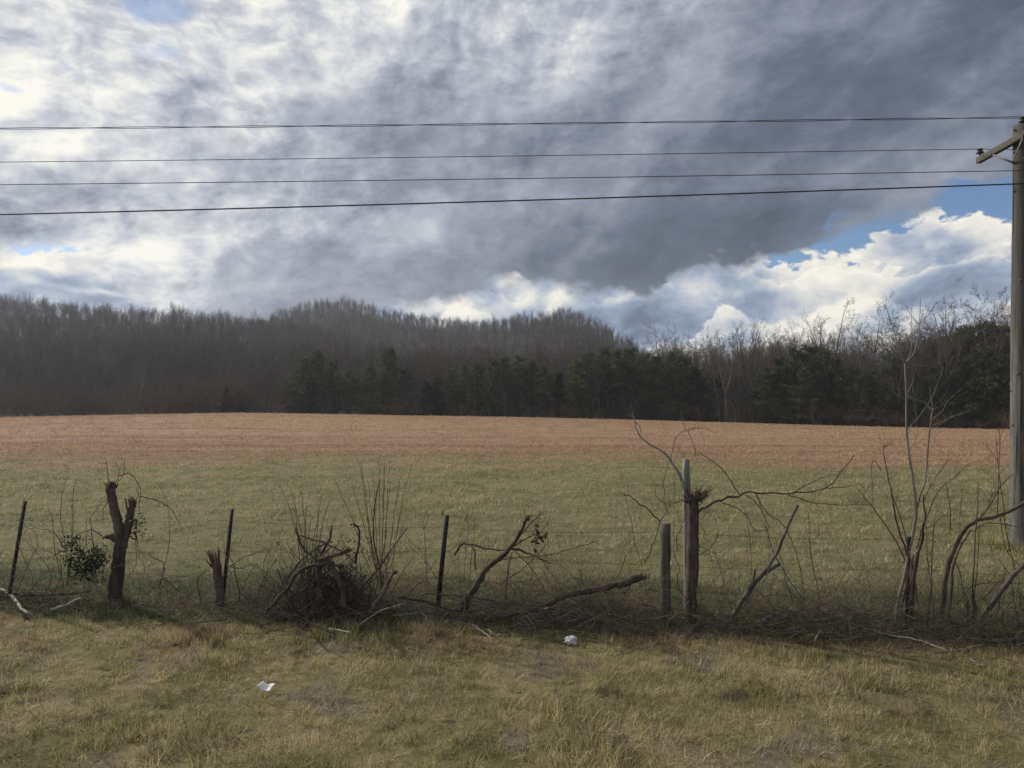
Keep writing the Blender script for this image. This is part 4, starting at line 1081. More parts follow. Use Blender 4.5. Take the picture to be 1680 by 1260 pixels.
    # vines looped round the posts
    limb('dry_vine', [([(1058, 925), (1072, 890), (1086, 850), (1105, 826), (1130, 820)], 1.9, 1.2), ([(1093, 838), (1089, 805), (1091, 775), (1098, 757)], 1.1, .8), ([(1082, 855), (1060, 835), (1040, 820), (1023, 809)], 2.2, 1.3),
        ([(1053, 930), (1042, 890), (1030, 835), (1026, 815)], 1.1, .7), ([(1112, 940), (1116, 970), (1140, 995)], 1.5, 1.0), ([(1111, 905), (1114, 870), (1128, 845), (1140, 828)], 1.3, .9), ([(1128, 900), (1145, 910), (1165, 900), (1178, 875)], 1.4, 1.3),
        ([(1085, 985), (1098, 990), (1102, 1015), (1090, 1035), (1074, 1048)], 1.5, 1.2), ([(1075, 800), (1078, 815), (1090, 825), (1100, 824)], 1.2, .7), ([(1108, 825), (1106, 770), (1116, 730)], .9, .5), ([(1116, 940), (1104, 900), (1108, 850)], 1.1, .8)],
        7.6, M['bark_red'], 'tangle of thin dry vines looping around the two wooden posts', 'vine', seed=9, tw=(8, .22, .0017), wob=.012)
    # tall sapling
    limb('tall_sapling', [([(1469, 1042), (1473, 990), (1484, 945), (1492, 900), (1500, 862), (1503, 832), (1497, 780), (1490, 735), (1487, 690), (1487, 640), (1484, 597)], 4.3, 1.7),
        ([(1484, 597), (1472, 587), (1459, 578), (1449, 564)], 1.5, .8), ([(1483, 595), (1474, 575), (1460, 560)], 1.3, .7), ([(1484, 594), (1475, 570), (1466, 540), (1452, 500)], 1.6, .7), ([(1485, 596), (1494, 578), (1496, 545), (1495, 505)], 1.2, .6),
        ([(1484, 597), (1499, 580), (1508, 545), (1509, 530), (1510, 490)], 1.8, .7), ([(1509, 531), (1525, 515), (1537, 495)], 1.1, .6), ([(1509, 532), (1495, 518), (1487, 500)], 1.0, .6), ([(1509, 530), (1514, 515), (1514, 508)], .8, .5),
        ([(1500, 870), (1507, 820), (1517, 790), (1521, 755), (1524, 720), (1527, 690), (1531, 670)], 3.2, 1.6), ([(1528, 690), (1548, 672), (1553, 660), (1578, 637)], 1.4, .7), ([(1527, 700), (1560, 685), (1591, 675)], 1.3, .6),
        ([(1530, 675), (1517, 660), (1500, 655), (1489, 650)], 1.5, 1.2), ([(1489, 705), (1510, 680), (1530, 650), (1548, 602)], 1.2, .6), ([(1486, 657), (1474, 650), (1464, 639)], 1.3, .7), ([(1489, 645), (1495, 632), (1500, 620)], 1.1, .6),
        ([(1488, 745), (1500, 725), (1505, 705)], 1.1, .6), ([(1531, 670), (1527, 650), (1526, 636)], 1.1, .6), ([(1531, 672), (1545, 665), (1541, 655)], .9, .5), ([(1528, 705), (1552, 690), (1565, 680)], .9, .5), ([(1484, 605), (1500, 600), (1520, 592)], .9, .4)],
        7.5, M['bark_pale'], 'tall slim leafless sapling with pale upper branches, left of the utility pole', 'sapling', seed=10, tw=(6, .18, .0019), twm=M['twig_grey'], wob=.0015, child=1)
    limb('multi_stem_shrub', [([(1488, 1035), (1488, 960), (1487, 905), (1472, 862), (1461, 800), (1449, 742)], 3.4, 1.2), ([(1489, 960), (1484, 915), (1445, 850), (1407, 802)], 2.4, .9), ([(1491, 930), (1486, 885), (1470, 830), (1461, 812)], 2.0, .9),
        ([(1495, 1030), (1500, 950), (1508, 900), (1517, 860), (1516, 812)], 4.6, 1.4), ([(1500, 1035), (1493, 1000), (1495, 950), (1500, 910)], 3.6, 2), ([(1503, 900), (1520, 850), (1540, 805), (1575, 775), (1590, 760)], 1.8, .7), ([(1508, 870), (1530, 862), (1545, 848), (1560, 846)], 1.4, .7),
        ([(1478, 1035), (1482, 985), (1493, 930)], 3.0, 2.0), ([(1512, 1030), (1505, 980), (1496, 930), (1490, 900)], 2.6, 1.5), ([(1516, 820), (1530, 790), (1557, 752)], 1.3, .6), ([(1520, 1030), (1528, 960), (1530, 900), (1533, 850)], 2.4, .8), ([(1452, 1020), (1470, 985), (1490, 960)], 1.6, 1),
        ([(1450, 742), (1450, 730)], .9, .6), ([(1536, 1030), (1530, 985), (1522, 920), (1520, 830)], 2.2, .7)],
        7.55, M['bark_red'], 'dark reddish multi-stemmed shrub around the foot of the tall sapling', 'shrub', seed=11, tw=(18, .30, .0018))
    limb('bent_tree', [([(1545, 1030), (1548, 975), (1556, 925), (1572, 888), (1590, 862), (1604, 853), (1640, 846), (1690, 820)], 6.5, 3.6), ([(1604, 853), (1622, 830), (1640, 800), (1662, 778)], 2.8, 1.3), ([(1600, 856), (1618, 838), (1625, 820), (1634, 800)], 2.0, .9),
        ([(1556, 1030), (1562, 960), (1570, 910), (1592, 868)], 4.0, 2.0), ([(1594, 872), (1620, 858), (1660, 862), (1690, 870)], 1.8, 1.0), ([(1585, 1000), (1575, 940), (1560, 905)], 2, 1), ([(1640, 846), (1650, 900), (1690, 945)], 1.5, 1.1), ([(1636, 850), (1640, 720), (1634, 700), (1633, 690)], 1.3, .5)],
        7.75, M['bark_red'], 'bent reddish tree arching right in front of the utility pole foot', 'tree', seed=12, tw=(12, .3, .0021))
    limb('dark_stub', [([(1588, 1032), (1587, 1005), (1586, 981)], 4.5, 3.4), ([(1594, 1032), (1598, 1000), (1597, 975)], 5.0, 4.0), ([(1596, 978), (1600, 880), (1604, 835), (1604, 790)], 1.9, .8), ([(1598, 976), (1604, 930), (1607, 860)], 1.4, .7)],
         7.55, M['bark_dark'], 'two short dark stubs with thin upright shoots, left of the straight grey stick', 'tree stump', seed=13, tw=(5, .25, .0018))
    limb('thin_sapling', [([(1668, 945), (1652, 880), (1645, 820), (1638, 770), (1634, 712)], 1.6, .7), ([(1640, 760), (1625, 740), (1612, 725)], .9, .4), ([(1636, 730), (1642, 715), (1648, 705)], .8, .4)],
         8.2, M['bark_dark'], 'single thin dark sapling leaning left in front of the utility pole', 'sapling', seed=14, tw=(5, .2, .0016), wob=.003)
    # thin whippy shrub in the middle left
    S = [([(626, 965), (622, 930), (614, 890), (612, 850), (618, 810), (623, 786)], 2.8, 1.2)]
    rs = np.random.RandomState(4)
    for tx, ty, b in ((583, 738, 622), (590, 752, 620), (632, 752, 625), (630, 765, 626), (640, 790, 628), (655, 800, 632), (662, 830, 636), (672, 845, 640), (575, 790, 616), (547, 785, 610), (604, 790, 620), (660, 770, 630), (676, 760, 634), (595, 815, 618), (612, 775, 622), (640, 755, 628), (622, 745, 624)):
        S.append(([(b+rs.uniform(-6, 6), 945+rs.uniform(-20, 20)), (b+(tx-b)*.25, 905+rs.uniform(-15, 15)), (b+(tx-b)*.65, (ty*.6+900*.4)), (tx, ty)], 1.2, .45, rs.uniform(-.4, .4)))
    S.append(([(570, 990), (600, 955), (625, 928), (640, 905), (668, 866)], 4.2, 1.2))
    limb('whippy_shrub', S, 7.95, M['twig_brown'], 'thin whippy shrub of upright fine stems behind the big brush pile', 'shrub', seed=15, tw=(5, .2, .0014), wob=.006)
    S = []
    for tx, ty in ((458, 798), (470, 790), (492, 802), (505, 830), (515, 855), (531, 808), (480, 835), (527, 840), (545, 820)):
        b = 508+rs.uniform(-14, 14); S.append(([(b, 960), (b+(tx-b)*.3, 905), (b+(tx-b)*.75, ty*.5+870*.5-12), (tx, ty)], 1.3, .5, rs.uniform(-.3, .3)))
    limb('whippy_shrub', S, 8.1, M['twig_brown'], 'thin fine-stemmed shrub rising left behind the big brush pile', 'shrub', seed=16, tw=(4, .18, .0014), wob=.006)
    # canes left and middle
    def canes(label, cs, Y, seed, r=1.4, m='twig_dead', tw=(4, .2, .0015)):
        limb('bramble_cane', [(c, r*(.8+.4*((i*7) % 5)/5), .55, ((i*13) % 7-3)*.06) for i, c in enumerate(cs)], Y, M[m], label, 'bramble', seed=seed, tw=tw, wob=.010)
    canes('tall arching bramble canes right of the forked snag', [[(262, 960), (272, 915), (279, 880), (276, 840), (268, 810), (252, 785)], [(262, 962), (268, 925), (250, 915), (242, 905)], [(270, 950), (300, 972), (330, 985)], [(262, 965), (240, 945), (235, 915)], [(240, 975), (262, 950), (300, 945), (330, 950)], [(255, 985), (280, 955), (300, 960), (318, 985)]], 8.3, 20, 1.7)
    canes('upright bramble canes left of the ivy clump', [[(112, 955), (108, 900), (99, 850), (102, 810), (111, 780)], [(112, 950), (118, 890), (117, 840), (125, 785)], [(110, 960), (118, 900), (122, 830)], [(105, 965), (90, 900), (85, 845), (80, 835)], [(106, 900), (85, 870), (62, 868), (48, 860)], [(115, 940), (140, 895), (143, 850)], [(148, 940), (152, 900), (150, 860)], [(160, 930), (152, 880), (146, 850)]], 8.4, 21, 1.5)
    canes('low bramble canes beside the leftmost steel post', [[(20, 985), (45, 930), (62, 885), (40, 860)], [(60, 985), (50, 940), (30, 890), (46, 870)], [(70, 985), (85, 945), (60, 905), (42, 885)], [(-20, 985), (10, 955), (50, 935), (100, 940)], [(80, 985), (100, 950), (95, 915), (60, 895)], [(0, 990), (25, 950), (30, 920)], [(40, 985), (75, 940), (110, 925)]], 8.3, 22)
    canes('dark crooked bramble canes right of the second steel post', [[(386, 985), (378, 945), (372, 920), (365, 880), (366, 862)], [(375, 930), (400, 915), (425, 905), (460, 893)], [(392, 985), (388, 945), (378, 915), (373, 905)], [(395, 975), (410, 940), (425, 920)], [(330, 990), (325, 950), (345, 935)], [(440, 990), (430, 940), (445, 900), (480, 910)], [(412, 995), (440, 940), (462, 905)], [(378, 930), (395, 932), (410, 928)], [(400, 1000), (430, 965), (440, 935), (452, 920)], [(420, 985), (445, 950), (480, 920)]], 8.2, 23, 1.9)
    canes('thin upright canes between the dark steel post and the broken limb', [[(760, 1010), (762, 950), (765, 900), (767, 855), (765, 840)], [(733, 905), (750, 890), (768, 840)], [(735, 905), (755, 892), (762, 880)], [(756, 1025), (755, 975), (752, 905)], [(770, 1010), (772, 930), (780, 850)], [(735, 985), (745, 935), (775, 905)], [(728, 845), (727, 835)]], 7.85, 24, 1.6)
    canes('thin crossing canes left of the dark steel post', [[(705, 935), (690, 905), (670, 885), (658, 868)], [(716, 950), (700, 925), (672, 895)], [(640, 975), (665, 930), (690, 900)], [(690, 985), (700, 950), (695, 860), (700, 840)], [(660, 985), (690, 955), (712, 960)], [(695, 870), (704, 845), (706, 842)]], 8.0, 25, 1.3)
    canes('sparse bramble canes right of the broken limb', [[(957, 960), (950, 930), (941, 905)], [(930, 985), (915, 955), (895, 930), (880, 905)], [(980, 950), (985, 920), (982, 905)], [(860, 990), (880, 950), (920, 935)], [(900, 985), (935, 950), (960, 955)], [(1010, 950), (1030, 910), (1055, 880)], [(1020, 960), (1040, 925), (1065, 915)]], 7.85, 26, 1.2)
    canes('dense bramble canes between the shredded trunk and the forked stick', [[(1160, 1010), (1168, 950), (1190, 900), (1225, 870)], [(1180, 1005), (1170, 940), (1158, 880), (1150, 850)], [(1215, 1000), (1225, 930), (1228, 870), (1238, 820)], [(1226, 1010), (1232, 920), (1225, 850), (1215, 820)], [(1200, 1000), (1180, 930), (1160, 880), (1145, 850)], [(1150, 985), (1180, 945), (1215, 925)], [(1240, 990), (1262, 930), (1258, 880), (1250, 850)], [(1170, 1000), (1190, 960), (1175, 910)]], 7.7, 27, 1.2)
    canes('thin curving canes right of the pale forked stick', [[(1300, 1005), (1320, 975), (1334, 950), (1330, 905), (1322, 870)], [(1345, 1000), (1338, 950), (1330, 900), (1326, 840), (1340, 815)], [(1300, 985), (1285, 930), (1270, 880)], [(1318, 800), (1322, 770), (1326, 738)], [(1330, 1010), (1360, 970), (1400, 950), (1440, 930)], [(1343, 880), (1342, 840), (1338, 810)], [(1410, 835), (1430, 790), (1445, 770)], [(1445, 770), (1430, 760), (1432, 830)]], 7.6, 28, 1.3)
    canes('thin upright canes at the far right below the bent tree', [[(1640, 1030), (1650, 1000), (1662, 985), (1690, 970)], [(1660, 1035), (1672, 990), (1676, 960)], [(1610, 985), (1635, 960), (1650, 945)], [(1670, 1030), (1665, 980), (1655, 940), (1640, 920)], [(1625, 1030), (1640, 990), (1645, 960), (1650, 940)], [(1655, 1030), (1668, 1000), (1690, 985)], [(1570, 990), (1600, 960), (1645, 955), (1690, 960)], [(1560, 870), (1556, 820), (1552, 790)], [(1576, 900), (1575, 840), (1580, 800)]], 7.6, 29, 1.5)
build_limbs()

# ---------------------------------------------------------------- brush piles, sticks on the ground, litter
def build_brush():
    rs = np.random.RandomState(31)
    # the big pile: cut limbs leaned together; the recognisable ones first
    named = [([(486, 866), (492, 885), (500, 902), (512, 910)], 2.8, 2.4, 'dark broken limb tip pointing up left out of the big brush pile', -.1),
             ([(438, 1000), (470, 968), (490, 940), (530, 925), (560, 930)], 4.5, 3.5, 'thick dark limb slanting up into the left flank of the big brush pile', -.25),
             ([(520, 918), (545, 912), (575, 902)], 3.5, 5.5, 'short reddish broken stub crossing the top of the big brush pile', -.3),
             ([(611, 1001), (628, 975), (650, 936)], 5.5, 4.0, 'short reddish limb leaning right at the right foot of the big brush pile', -.45),
             ([(525, 915), (540, 885), (545, 862)], 4, 1.5, 'splintered upright limb at the peak of the big brush pile', 0.),
             ([(565, 995), (562, 960), (545, 930), (530, 912)], 6.5, 5, 'thick grey limb bowed through the middle of the big brush pile', -.2),
             ([(527, 990), (522, 950), (527, 915)], 7.5, 6.5, 'stout grey stump wood standing inside the big brush pile', 0.),
             ([(490, 878), (530, 890), (560, 905), (585, 925)], 2.0, 1.4, 'thin arched stick over the top of the big brush pile', -.2),
             ([(470, 950), (500, 915), (530, 893), (545, 890)], 2.0, 1.5, 'thin stick bowed over the left shoulder of the big brush pile', -.3),
             ([(583, 925), (588, 895), (590, 872), (583, 862), (575, 860)], 2.6, 2.0, 'dark crooked limb rising on the right of the big brush pile', .05),
             ([(655, 980), (700, 987), (735, 1000), (775, 1003)], 2.6, 2.2, 'dark limb lying flat on the ground right of the big brush pile', -.3),
             ([(455, 960), (470, 985), (488, 1005)], 1.6, 1.5, 'thin pale stick crossing the left foot of the big brush pile', -.5)]
    for i, (pts, r0, r1, lab, dy) in enumerate(named):
        Y = 7.9+dy; mb = MB(); v = stem(mb, pts, Y, r0*.72, r1*.72, rs, rs.uniform(-.15, .15), 7, .006); 
        if r0 > 2: shoots(mb, v, 5, .16, .002, rs)
        if r1 > 3: splinters(mb, v[-1], 8, r1/F*Y, .02, .07, rs, w=.005, flare=.6)
        single('cut_limb', mb, M['bark_red' if 'reddish' in lab else ('bark_grey' if 'grey' in lab or 'pale' in lab else 'bark_dark')], v[0], lab, 'branch', 'cut limbs heaped in the big brush pile')
    for i in range(120):
        a = rs.normal(0, .5); big = i < 34
        fx = 535+a*(80 if big else 100)+rs.normal(0, 12); fy = 1000+rs.uniform(-16, 8)
        Yb = 8.0+rs.normal(0, .32); p0 = np.array([at_px(fx, Yb), Yb, .01])
        lean = -a*.75+rs.normal(0, .55); el_ = rs.uniform(.35, 1.25) if rs.uniform() < .75 else rs.uniform(.05, .35)
        L = rs.uniform(.45, 1.0)*(1.0-.35*abs(a)); d = nrm(np.array([lean, rs.normal(0, .35), math.tan(el_)*max(.5, abs(lean))])); bend = rs.normal(0, .035, 3)+np.array([0, 0, -.015]); q = [p0]
        for s_ in range(7): d = nrm(d+bend+rs.normal(0, .07, 3)); q.append(q[-1]+d*L/7)
        v = catmull(q, 2); v[:, 2] = np.maximum(v[:, 2], .005); mb = MB()
        r = rs.uniform(.007, .013) if big else rs.uniform(.0025, .006)
        mb.tube(v, np.linspace(r, r*.5, len(v)), 6 if big else 4, True, True, rs.uniform()); shoots(mb, v, 5 if big else 3, .22, max(.0011, r*.22), rs, .15, (20, 70), 0, 1)
        if big and rs.uniform() < .5: splinters(mb, v[-1], 6, r*.8, .015, .05, rs, w=.003, flare=.5)
        single('cut_limb', mb, M[('bark_dark', 'twig_dead', 'bark_red', 'twig_dead', 'bark_grey')[i % 5]], p0, 'thin cut branch lying with many others in the big brush pile', 'branch', 'thin cut branches of the big brush pile')
    for i in range(70):      # straighter poles leaned together
        a = rs.uniform(-1, 1); fx = 533+a*92+rs.normal(0, 8); Yb = Yg(1000)+rs.uniform(-.5, .5); p0 = np.array([at_px(fx, Yb), Yb, .01])
        p1 = P3(533+rs.normal(0, 26)-a*rs.uniform(-10, 30), rs.uniform(885, 950), 7.95+rs.normal(0, .12)); v = catmull([p0, (p0+p1)/2+rs.normal(0, .035, 3)+np.array([a*.05, 0, .03]), p1], 5); v += rs.normal(0, .004, v.shape)
        mb = MB(); r = rs.uniform(.0035, .0095); mb.tube(v, np.linspace(r, r*.5, len(v)), 5, True, True, rs.uniform()); shoots(mb, v, 4, .2, max(.001, r*.25), rs, .2, (15, 60), 0, 1)
        single('cut_limb', mb, M[('bark_dark', 'twig_dead', 'bark_dark', 'bark_red')[i % 4]], p0, 'straight thin pole leaned with others into the big brush pile', 'branch', 'straight thin poles of the big brush pile')
    mb = MB(); pts = [P3(rs.normal(545, 42), rs.uniform(885, 960), 7.95+rs.normal(0, .12)) for _ in range(60)]
    leaves(mb, np.array(pts), 240, .030, rs, .03); o = mb.build('dead_leaves', M['dead_leaf']); tag(o, 'dark withered leaves caught in the big brush pile', None, None, 'stuff')
    # loose sticks on the ground
    def ground_stick(pts, r0, r1, m, lab, tw=2, up=.02):
        n = len(pts); q = []
        for px, py in pts:
            Y = Yg(py); q.append(np.array([at_px(px, Y), Y, gz(at_px(px, Y), Y)+up+rs.uniform(0, .03)]))
        v = catmull(q, 5); v += rs.normal(0, .004, v.shape); mb = MB(); Y = q[0][1]
        mb.tube(v, np.linspace(r0, r1, len(v))*Y/F, 6, True, True, rs.uniform())
        if tw: shoots(mb, v, tw, .16, .002, rs, .1, (20, 60), .0, 1)
        single('fallen_stick', mb, M[m], v[0], lab, 'stick')
    ground_stick([(-8, 972), (10, 982), (24, 994), (34, 1008), (46, 1018)], 3.4, 1.8, 'bleached', 'bleached bent stick lying at the left picture edge', 3, .05)
    ground_stick([(83, 1008), (105, 1004), (132, 991)], 2.0, 3.6, 'bleached', 'short bleached stick on the grass right of the bent bleached one', 2, .04)
    ground_stick([(-5, 982), (50, 984), (100, 985), (150, 978)], 3.0, 2.0, 'bark_dark', 'long dark limb lying along the ground under the leftmost steel post', 4, .05)
    ground_stick([(37, 1018), (60, 1002), (90, 992), (112, 986)], 1.5, 1.1, 'twig_grey', 'thin grey twig lying between the two bleached sticks at the left', 3)
    ground_stick([(1255, 1030), (1270, 1022), (1278, 1018)], 5.0, 4.5, 'bark_grey', 'short stout grey log piece on the ground right of the forked stick', 0, .04)
    ground_stick([(1330, 1018), (1372, 1022), (1395, 1034), (1432, 1052)], 1.6, 2.0, 'bark_grey', 'pale straight stick lying in front of the brush right of centre', 1)
    ground_stick([(1420, 1040), (1466, 1050), (1510, 1062), (1560, 1076)], 1.4, 1.2, 'bleached', 'long thin pale stick lying in front of the tall sapling', 1)
    ground_stick([(1588, 1034), (1612, 1048), (1630, 1060)], 2.2, 1.6, 'bark_grey', 'grey stick lying below the two dark stubs', 2, .04)
    ground_stick([(1628, 1061), (1660, 1060), (1700, 1056)], 3.4, 2.6, 'bark_grey', 'thick grey stick lying on the ground at the right picture edge', 2, .04)
    ground_stick([(1530, 1080), (1575, 1075), (1615, 1066)], 1.6, 1.3, 'twig_dead', 'dark thin stick on the ground between the sapling and the right edge', 2)
    ground_stick([(1336, 1064), (1343, 1052), (1348, 1041)], 1.5, 1.2, 'bleached', 'tiny pale upright stick in the grass before the right brush', 0, .04)
    ground_stick([(1355, 1052), (1380, 1053), (1402, 1054)], 1.3, 1.1, 'bark_grey', 'short flat grey stick beside the tiny pale upright one', 0)
    ground_stick([(928, 1029), (940, 1026), (951, 1025)], 1.4, 1.2, 'bleached', 'short white stick just above the crumpled white plastic', 0, .05)
    ground_stick([(540, 1040), (558, 1041), (575, 1048)], 1.3, .9, 'bleached', 'curved pale stick on the grass below the big brush pile', 0, .04)
    ground_stick([(505, 1010), (530, 1013), (553, 1017)], 1.2, .9, 'bleached', 'thin pale stick in the green grass at the foot of the big brush pile', 1, .03)
    ground_stick([(775, 1033), (795, 1042), (810, 1055)], 1.1, .7, 'bleached', 'thin curved pale stick on the grass below the broken limb', 0, .03)
    ground_stick([(800, 1035), (806, 1042), (812, 1048)], 1.0, .7, 'bark_pale', 'tiny pale stick right beside the thin curved one on the grass', 0, .03)
    ground_stick([(1090, 1015), (1075, 1005), (1050, 1000)], 3.0, 2.2, 'bark_dark', 'dark limb lying at the foot of the short wooden post', 2, .05)
    ground_stick([(1590, 1090), (1605, 1096), (1616, 1101)], 1.2, .9, 'bleached', 'short pale stick on the grass at lower right', 0, .03)
    ground_stick([(908, 1030), (895, 1010), (888, 1000)], 1.6, 1.0, 'twig_grey', 'thin grey stick rising from the grass left of the crumpled plastic', 1, .06)
    ground_stick([(930, 1000), (950, 1012), (975, 1030)], 1.6, 1.0, 'twig_grey', 'grey stick slanting through the brush above the crumpled plastic', 1, .10)
    ground_stick([(885, 1058), (905, 1060), (920, 1068)], 1.2, .8, 'twig_dead', 'dark curved twig on the grass left of the crumpled plastic', 1, .03)
    # nobody could count the rest: tangled twig litter along the whole fence line
    mb = MB(); mb_dark = mb; mb_grey = MB(); dens = np.array([(-60, .6), (60, .7), (200, .35), (300, .45), (420, .9), (540, 1.8), (640, 1.4), (700, .6), (760, .8), (850, 1.6), (1000, 1.7), (1070, 1.0), (1140, .5), (1220, .8), (1320, 1.4), (1420, 1.5), (1460, .7), (1530, 1.5), (1600, .9), (1680, 1.2), (1760, 1.2)])
    N = 6600
    for i in range(N):
        px = rs.uniform(-70, 1760)
        if rs.uniform(0, 1.8) > np.interp(px, dens[:, 0], dens[:, 1]): continue
        yc = fence_y(px)-.12; Y = yc+rs.normal(0, .26); x = at_px(px, Y)
        hmax = .05+.20*np.interp(px, dens[:, 0], dens[:, 1])/1.8
        fall = math.exp(-((Y-yc)/.34)**2)
        z = gz(x, Y)+rs.uniform(0, hmax*fall)+.005
        L = rs.uniform(.15, .75); th = rs.normal(0, .55)+(math.pi if rs.uniform() < .5 else 0); el = rs.normal(.02, .16) if rs.uniform() < .9 else rs.uniform(.3, 1.2)
        d = np.array([math.cos(th)*math.cos(el), math.sin(th)*math.cos(el)*.8, math.sin(el)])
        q = [np.array([x, Y, z])]; bend = rs.normal(0, .10, 3)
        for s in range(5):
            d = nrm(d+bend+rs.normal(0, .09, 3)); q.append(q[-1]+d*L/5)
        q = np.array(q); q[:, 2] = np.maximum(q[:, 2], ground_z(q[:, 0], q[:, 1])+.004)
        r = rs.choice([.0011, .0018, .0026, .004, .007], p=[.40, .30, .18, .09, .03])
        (mb_grey if rs.uniform() < .36 else mb_dark).tube(q, np.linspace(r, r*.5, 6), 4 if r > .004 else 3, a=rs.uniform())
    o = mb_grey.build('dry_vines', M['twig_grey']); tag(o, 'greyer dry vines and stalks matted along the foot of the fence', None, None, 'stuff')
    o = mb_dark.build('twig_litter', M['twig_dead']); tag(o, 'tangled dead twigs and vines heaped along the foot of the fence', None, None, 'stuff')
    # fine canes and thorny growth standing all along the fence, too fine to count
    mb = MB()
    for i in range(1700):
        px = rs.uniform(-60, 1750)
        if rs.uniform(.2, 1.8) > np.interp(px, dens[:, 0], dens[:, 1])+.25: continue
        Y = fence_y(px)+rs.normal(.05, .22); x = at_px(px, Y); L = rs.uniform(.25, 1.05); d = nrm(np.array([rs.normal(0, .6), rs.normal(0, .4), 1])); q = [np.array([x, Y, gz(x, Y)])]
        bend = np.array([rs.normal(0, .10), rs.normal(0, .08), -rs.uniform(0, .20)])
        for s in range(7): d = nrm(d+bend+rs.normal(0, .07, 3)); q.append(q[-1]+d*L/7)
        q = np.array(q); r = rs.uniform(.0010, .0024); mb.tube(q, np.linspace(r, r*.5, 8), 3, a=rs.uniform()); shoots(mb, q, 4, .26, r*.65, rs, .2, (25, 75), -.02, 1)
    o = mb.build('undergrowth', M['twig_dead']); tag(o, 'fine leafless undergrowth standing along the fence', None, None, 'stuff')
    # ivy clump beside the snag
    Y = 8.35; root = rooted('ivy_clump', P3(155, 975, Y), 'dark green leafy ivy clump at the left foot of the forked snag', 'ivy')
    lv, stv = MB(), MB(); pts = []
    for i in range(70):
        px = 152+rs.normal(0, 17); py = 922+rs.normal(0, 13); pts.append(P3(px, py, Y+rs.normal(0, .10)))
    for i in range(14): pts.append(P3(118+rs.normal(0, 5), rs.uniform(878, 935), Y+rs.normal(0, .05)))
    for i in range(6): pts.append(P3(222+rs.normal(0, 4), rs.uniform(855, 880), Y+.05))
    leaves(lv, np.array(pts), 1500, .034, rs, .045)
    for i in range(26):
        b = P3(150+rs.normal(0, 22), 978, Y+rs.normal(0, .1)); e = pts[rs.randint(0, 70)]; stv.tube(catmull([b, (b+e)/2+rs.normal(0, .03, 3), e], 4), .002, 3, a=rs.uniform())
    part('foliage', lv, M['ivy'], root); part('stems', stv, M['twig_dead'], root)
    # white litter
    wm, t, out = mat('white_plastic'); n = t.noise(t.new('ShaderNodeTexCoord').outputs['Object'], 26, 5, .6)
    b = principled(t, out, t.mix(t.step(n, .35, .7), (.46, .47, .47), (.76, .77, .78)), .45, n, .5, .01)
    mb = MB(); Y = Yg(1056); c = np.array([at_px(937, Y), Y, gz(at_px(937, Y), Y)+.042]); k, h = 28, 18
    V = []; 
    for i in range(h+1):
        for j in range(k):
            ph = math.pi*i/h; th = 2*math.pi*j/k; d = np.array([math.sin(ph)*math.cos(th), math.sin(ph)*math.sin(th), math.cos(ph)])
            nz = mnoise.noise(Vector(d*2.1)+Vector((3, 1, 7)))*.42+abs(mnoise.noise(Vector(d*4.6)+Vector((9, 2, 0))))*.5+mnoise.noise(Vector(d*10))*.10
            V.append(c+d*np.array([.066, .052, .05])*(.72+nz))
    mb.add(V, [(i*k+j, i*k+(j+1) % k, (i+1)*k+(j+1) % k, (i+1)*k+j) for i in range(h) for j in range(k)])
    single('crumpled_plastic', mb, wm, c-np.array([0, 0, .05]), 'crumpled white plastic bag on the grass in front of the brush', 'litter')
    mb = MB(); Y = Yg(1134); c = np.array([at_px(437, Y), Y, gz(at_px(437, Y), Y)+.040]); sz = 10
    V = []
    for i in range(sz+1):
        for j in range(sz+1):
            u, w = i/sz-.5, j/sz-.5
            V.append(c+np.array([u*.105+.02*w, w*.085, .020*abs(u*2+.3*w)-.035*w*0+.022*w-.02*u+.010*mnoise.noise(Vector((u*5, w*5, 2)))+.016*max(0, -u-w)]))
    mb.add(V, [(i*(sz+1)+j, (i+1)*(sz+1)+j, (i+1)*(sz+1)+j+1, i*(sz+1)+j+1) for i in range(sz) for j in range(sz)])
    pm, t, out = mat('white_paper'); pn = t.noise(t.new('ShaderNodeTexCoord').outputs['Object'], 34, 5, .65); principled(t, out, t.mix(t.step(pn, .50, .72), (.74, .74, .72), (.40, .37, .32)), .7)
    o = single('torn_paper', mb, pm, c, 'torn scrap of white paper lying on the grass at lower left', 'litter')
    sd = o.modifiers.new('thickness', 'SOLIDIFY'); sd.thickness = .0012
    # green tufts in front of the brush
    gm = leafy('green_grass', (.030, .062, .014), (.085, .125, .035), .35)
    for px, py, lab, s in ((487, 1014, 'bright green grass tuft left at the foot of the big brush pile', 1.0), (612, 1016, 'bright green grass tuft right at the foot of the big brush pile', 1.15), (585, 1010, 'small green grass tuft between the two bright ones', .7), (735, 1012, 'green grass tuft in front of the dark steel post', .9)):
        mb = MB(); Y = Yg(py); bx, by = at_px(px, Y), Y
        for i in range(int(420*s)):
            ox, oy = rs.normal(0, .12*s), rs.normal(0, .07*s); hgt = rs.uniform(.05, .13)*s; a = rs.uniform(0, 6.28); l = rs.uniform(.2, .9)
            p = np.array([bx+ox, by+oy, gz(bx+ox, by+oy)-.01]); dv = np.array([math.cos(a), math.sin(a), 0]); sd_ = np.array([-dv[1], dv[0], 0])*.0024
            q1 = p+np.array([0, 0, hgt*.6])+dv*hgt*.2*l; q2 = p+np.array([0, 0, hgt*(1-.3*l)])+dv*hgt*.8*l
            mb.add([p-sd_, p+sd_, q1+sd_*.8, q1-sd_*.8, q2], [(0, 1, 2, 3), (3, 2, 4, 4)][:1], rs.uniform()); mb.add([q1-sd_*.8, q1+sd_*.8, q2], [(0, 1, 2)], rs.uniform())
        single('grass_tuft', mb, gm, np.array([bx, by, 0]), lab, 'grass')
build_brush()
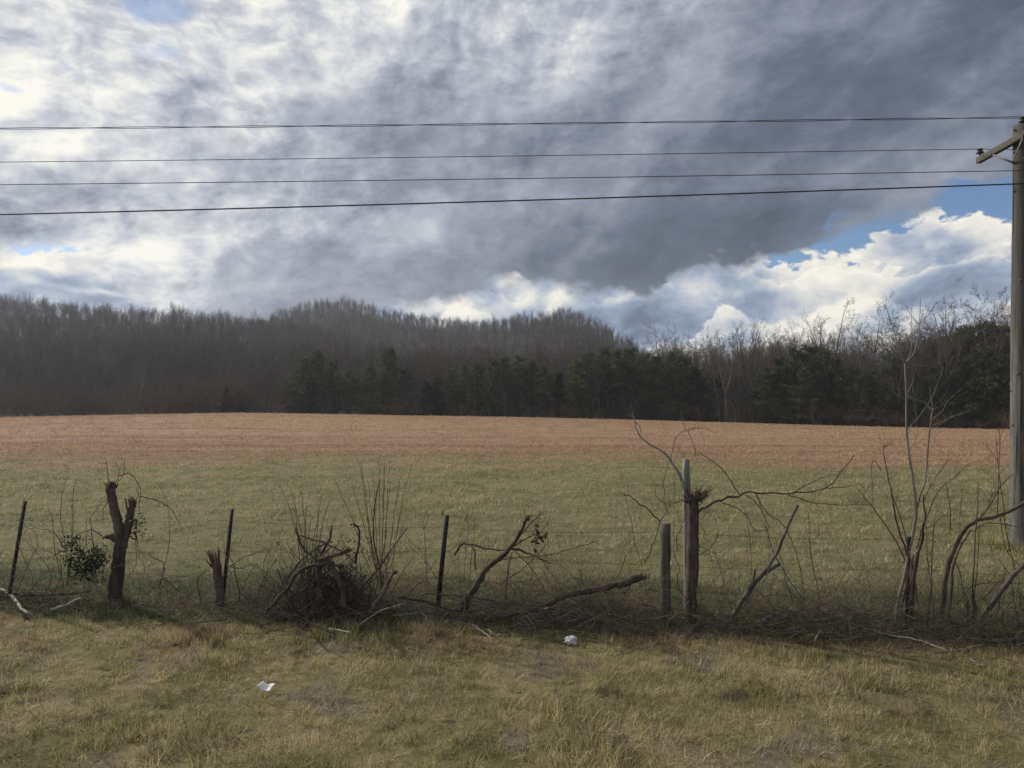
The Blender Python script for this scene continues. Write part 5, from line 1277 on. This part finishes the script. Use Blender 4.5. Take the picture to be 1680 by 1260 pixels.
# ------------------------------------------------------------------ air
def build_haze():
    mb = MB(); mb.box((0, 300, 33), (1500, 760, 90))
    m, t, out = mat('haze_air')
    v = t.new('ShaderNodeVolumePrincipled'); v.inputs['Density'].default_value = .00028
    v.inputs['Color'].default_value = (.80, .86, .96, 1); v.inputs['Anisotropy'].default_value = .35
    t.l.new(v.outputs[0], out.inputs['Volume'])
    o = mb.build('haze', m, smooth=False); tag(o, None, None, None, 'stuff')
build_haze()
sc.cycles.volume_bounces = 0
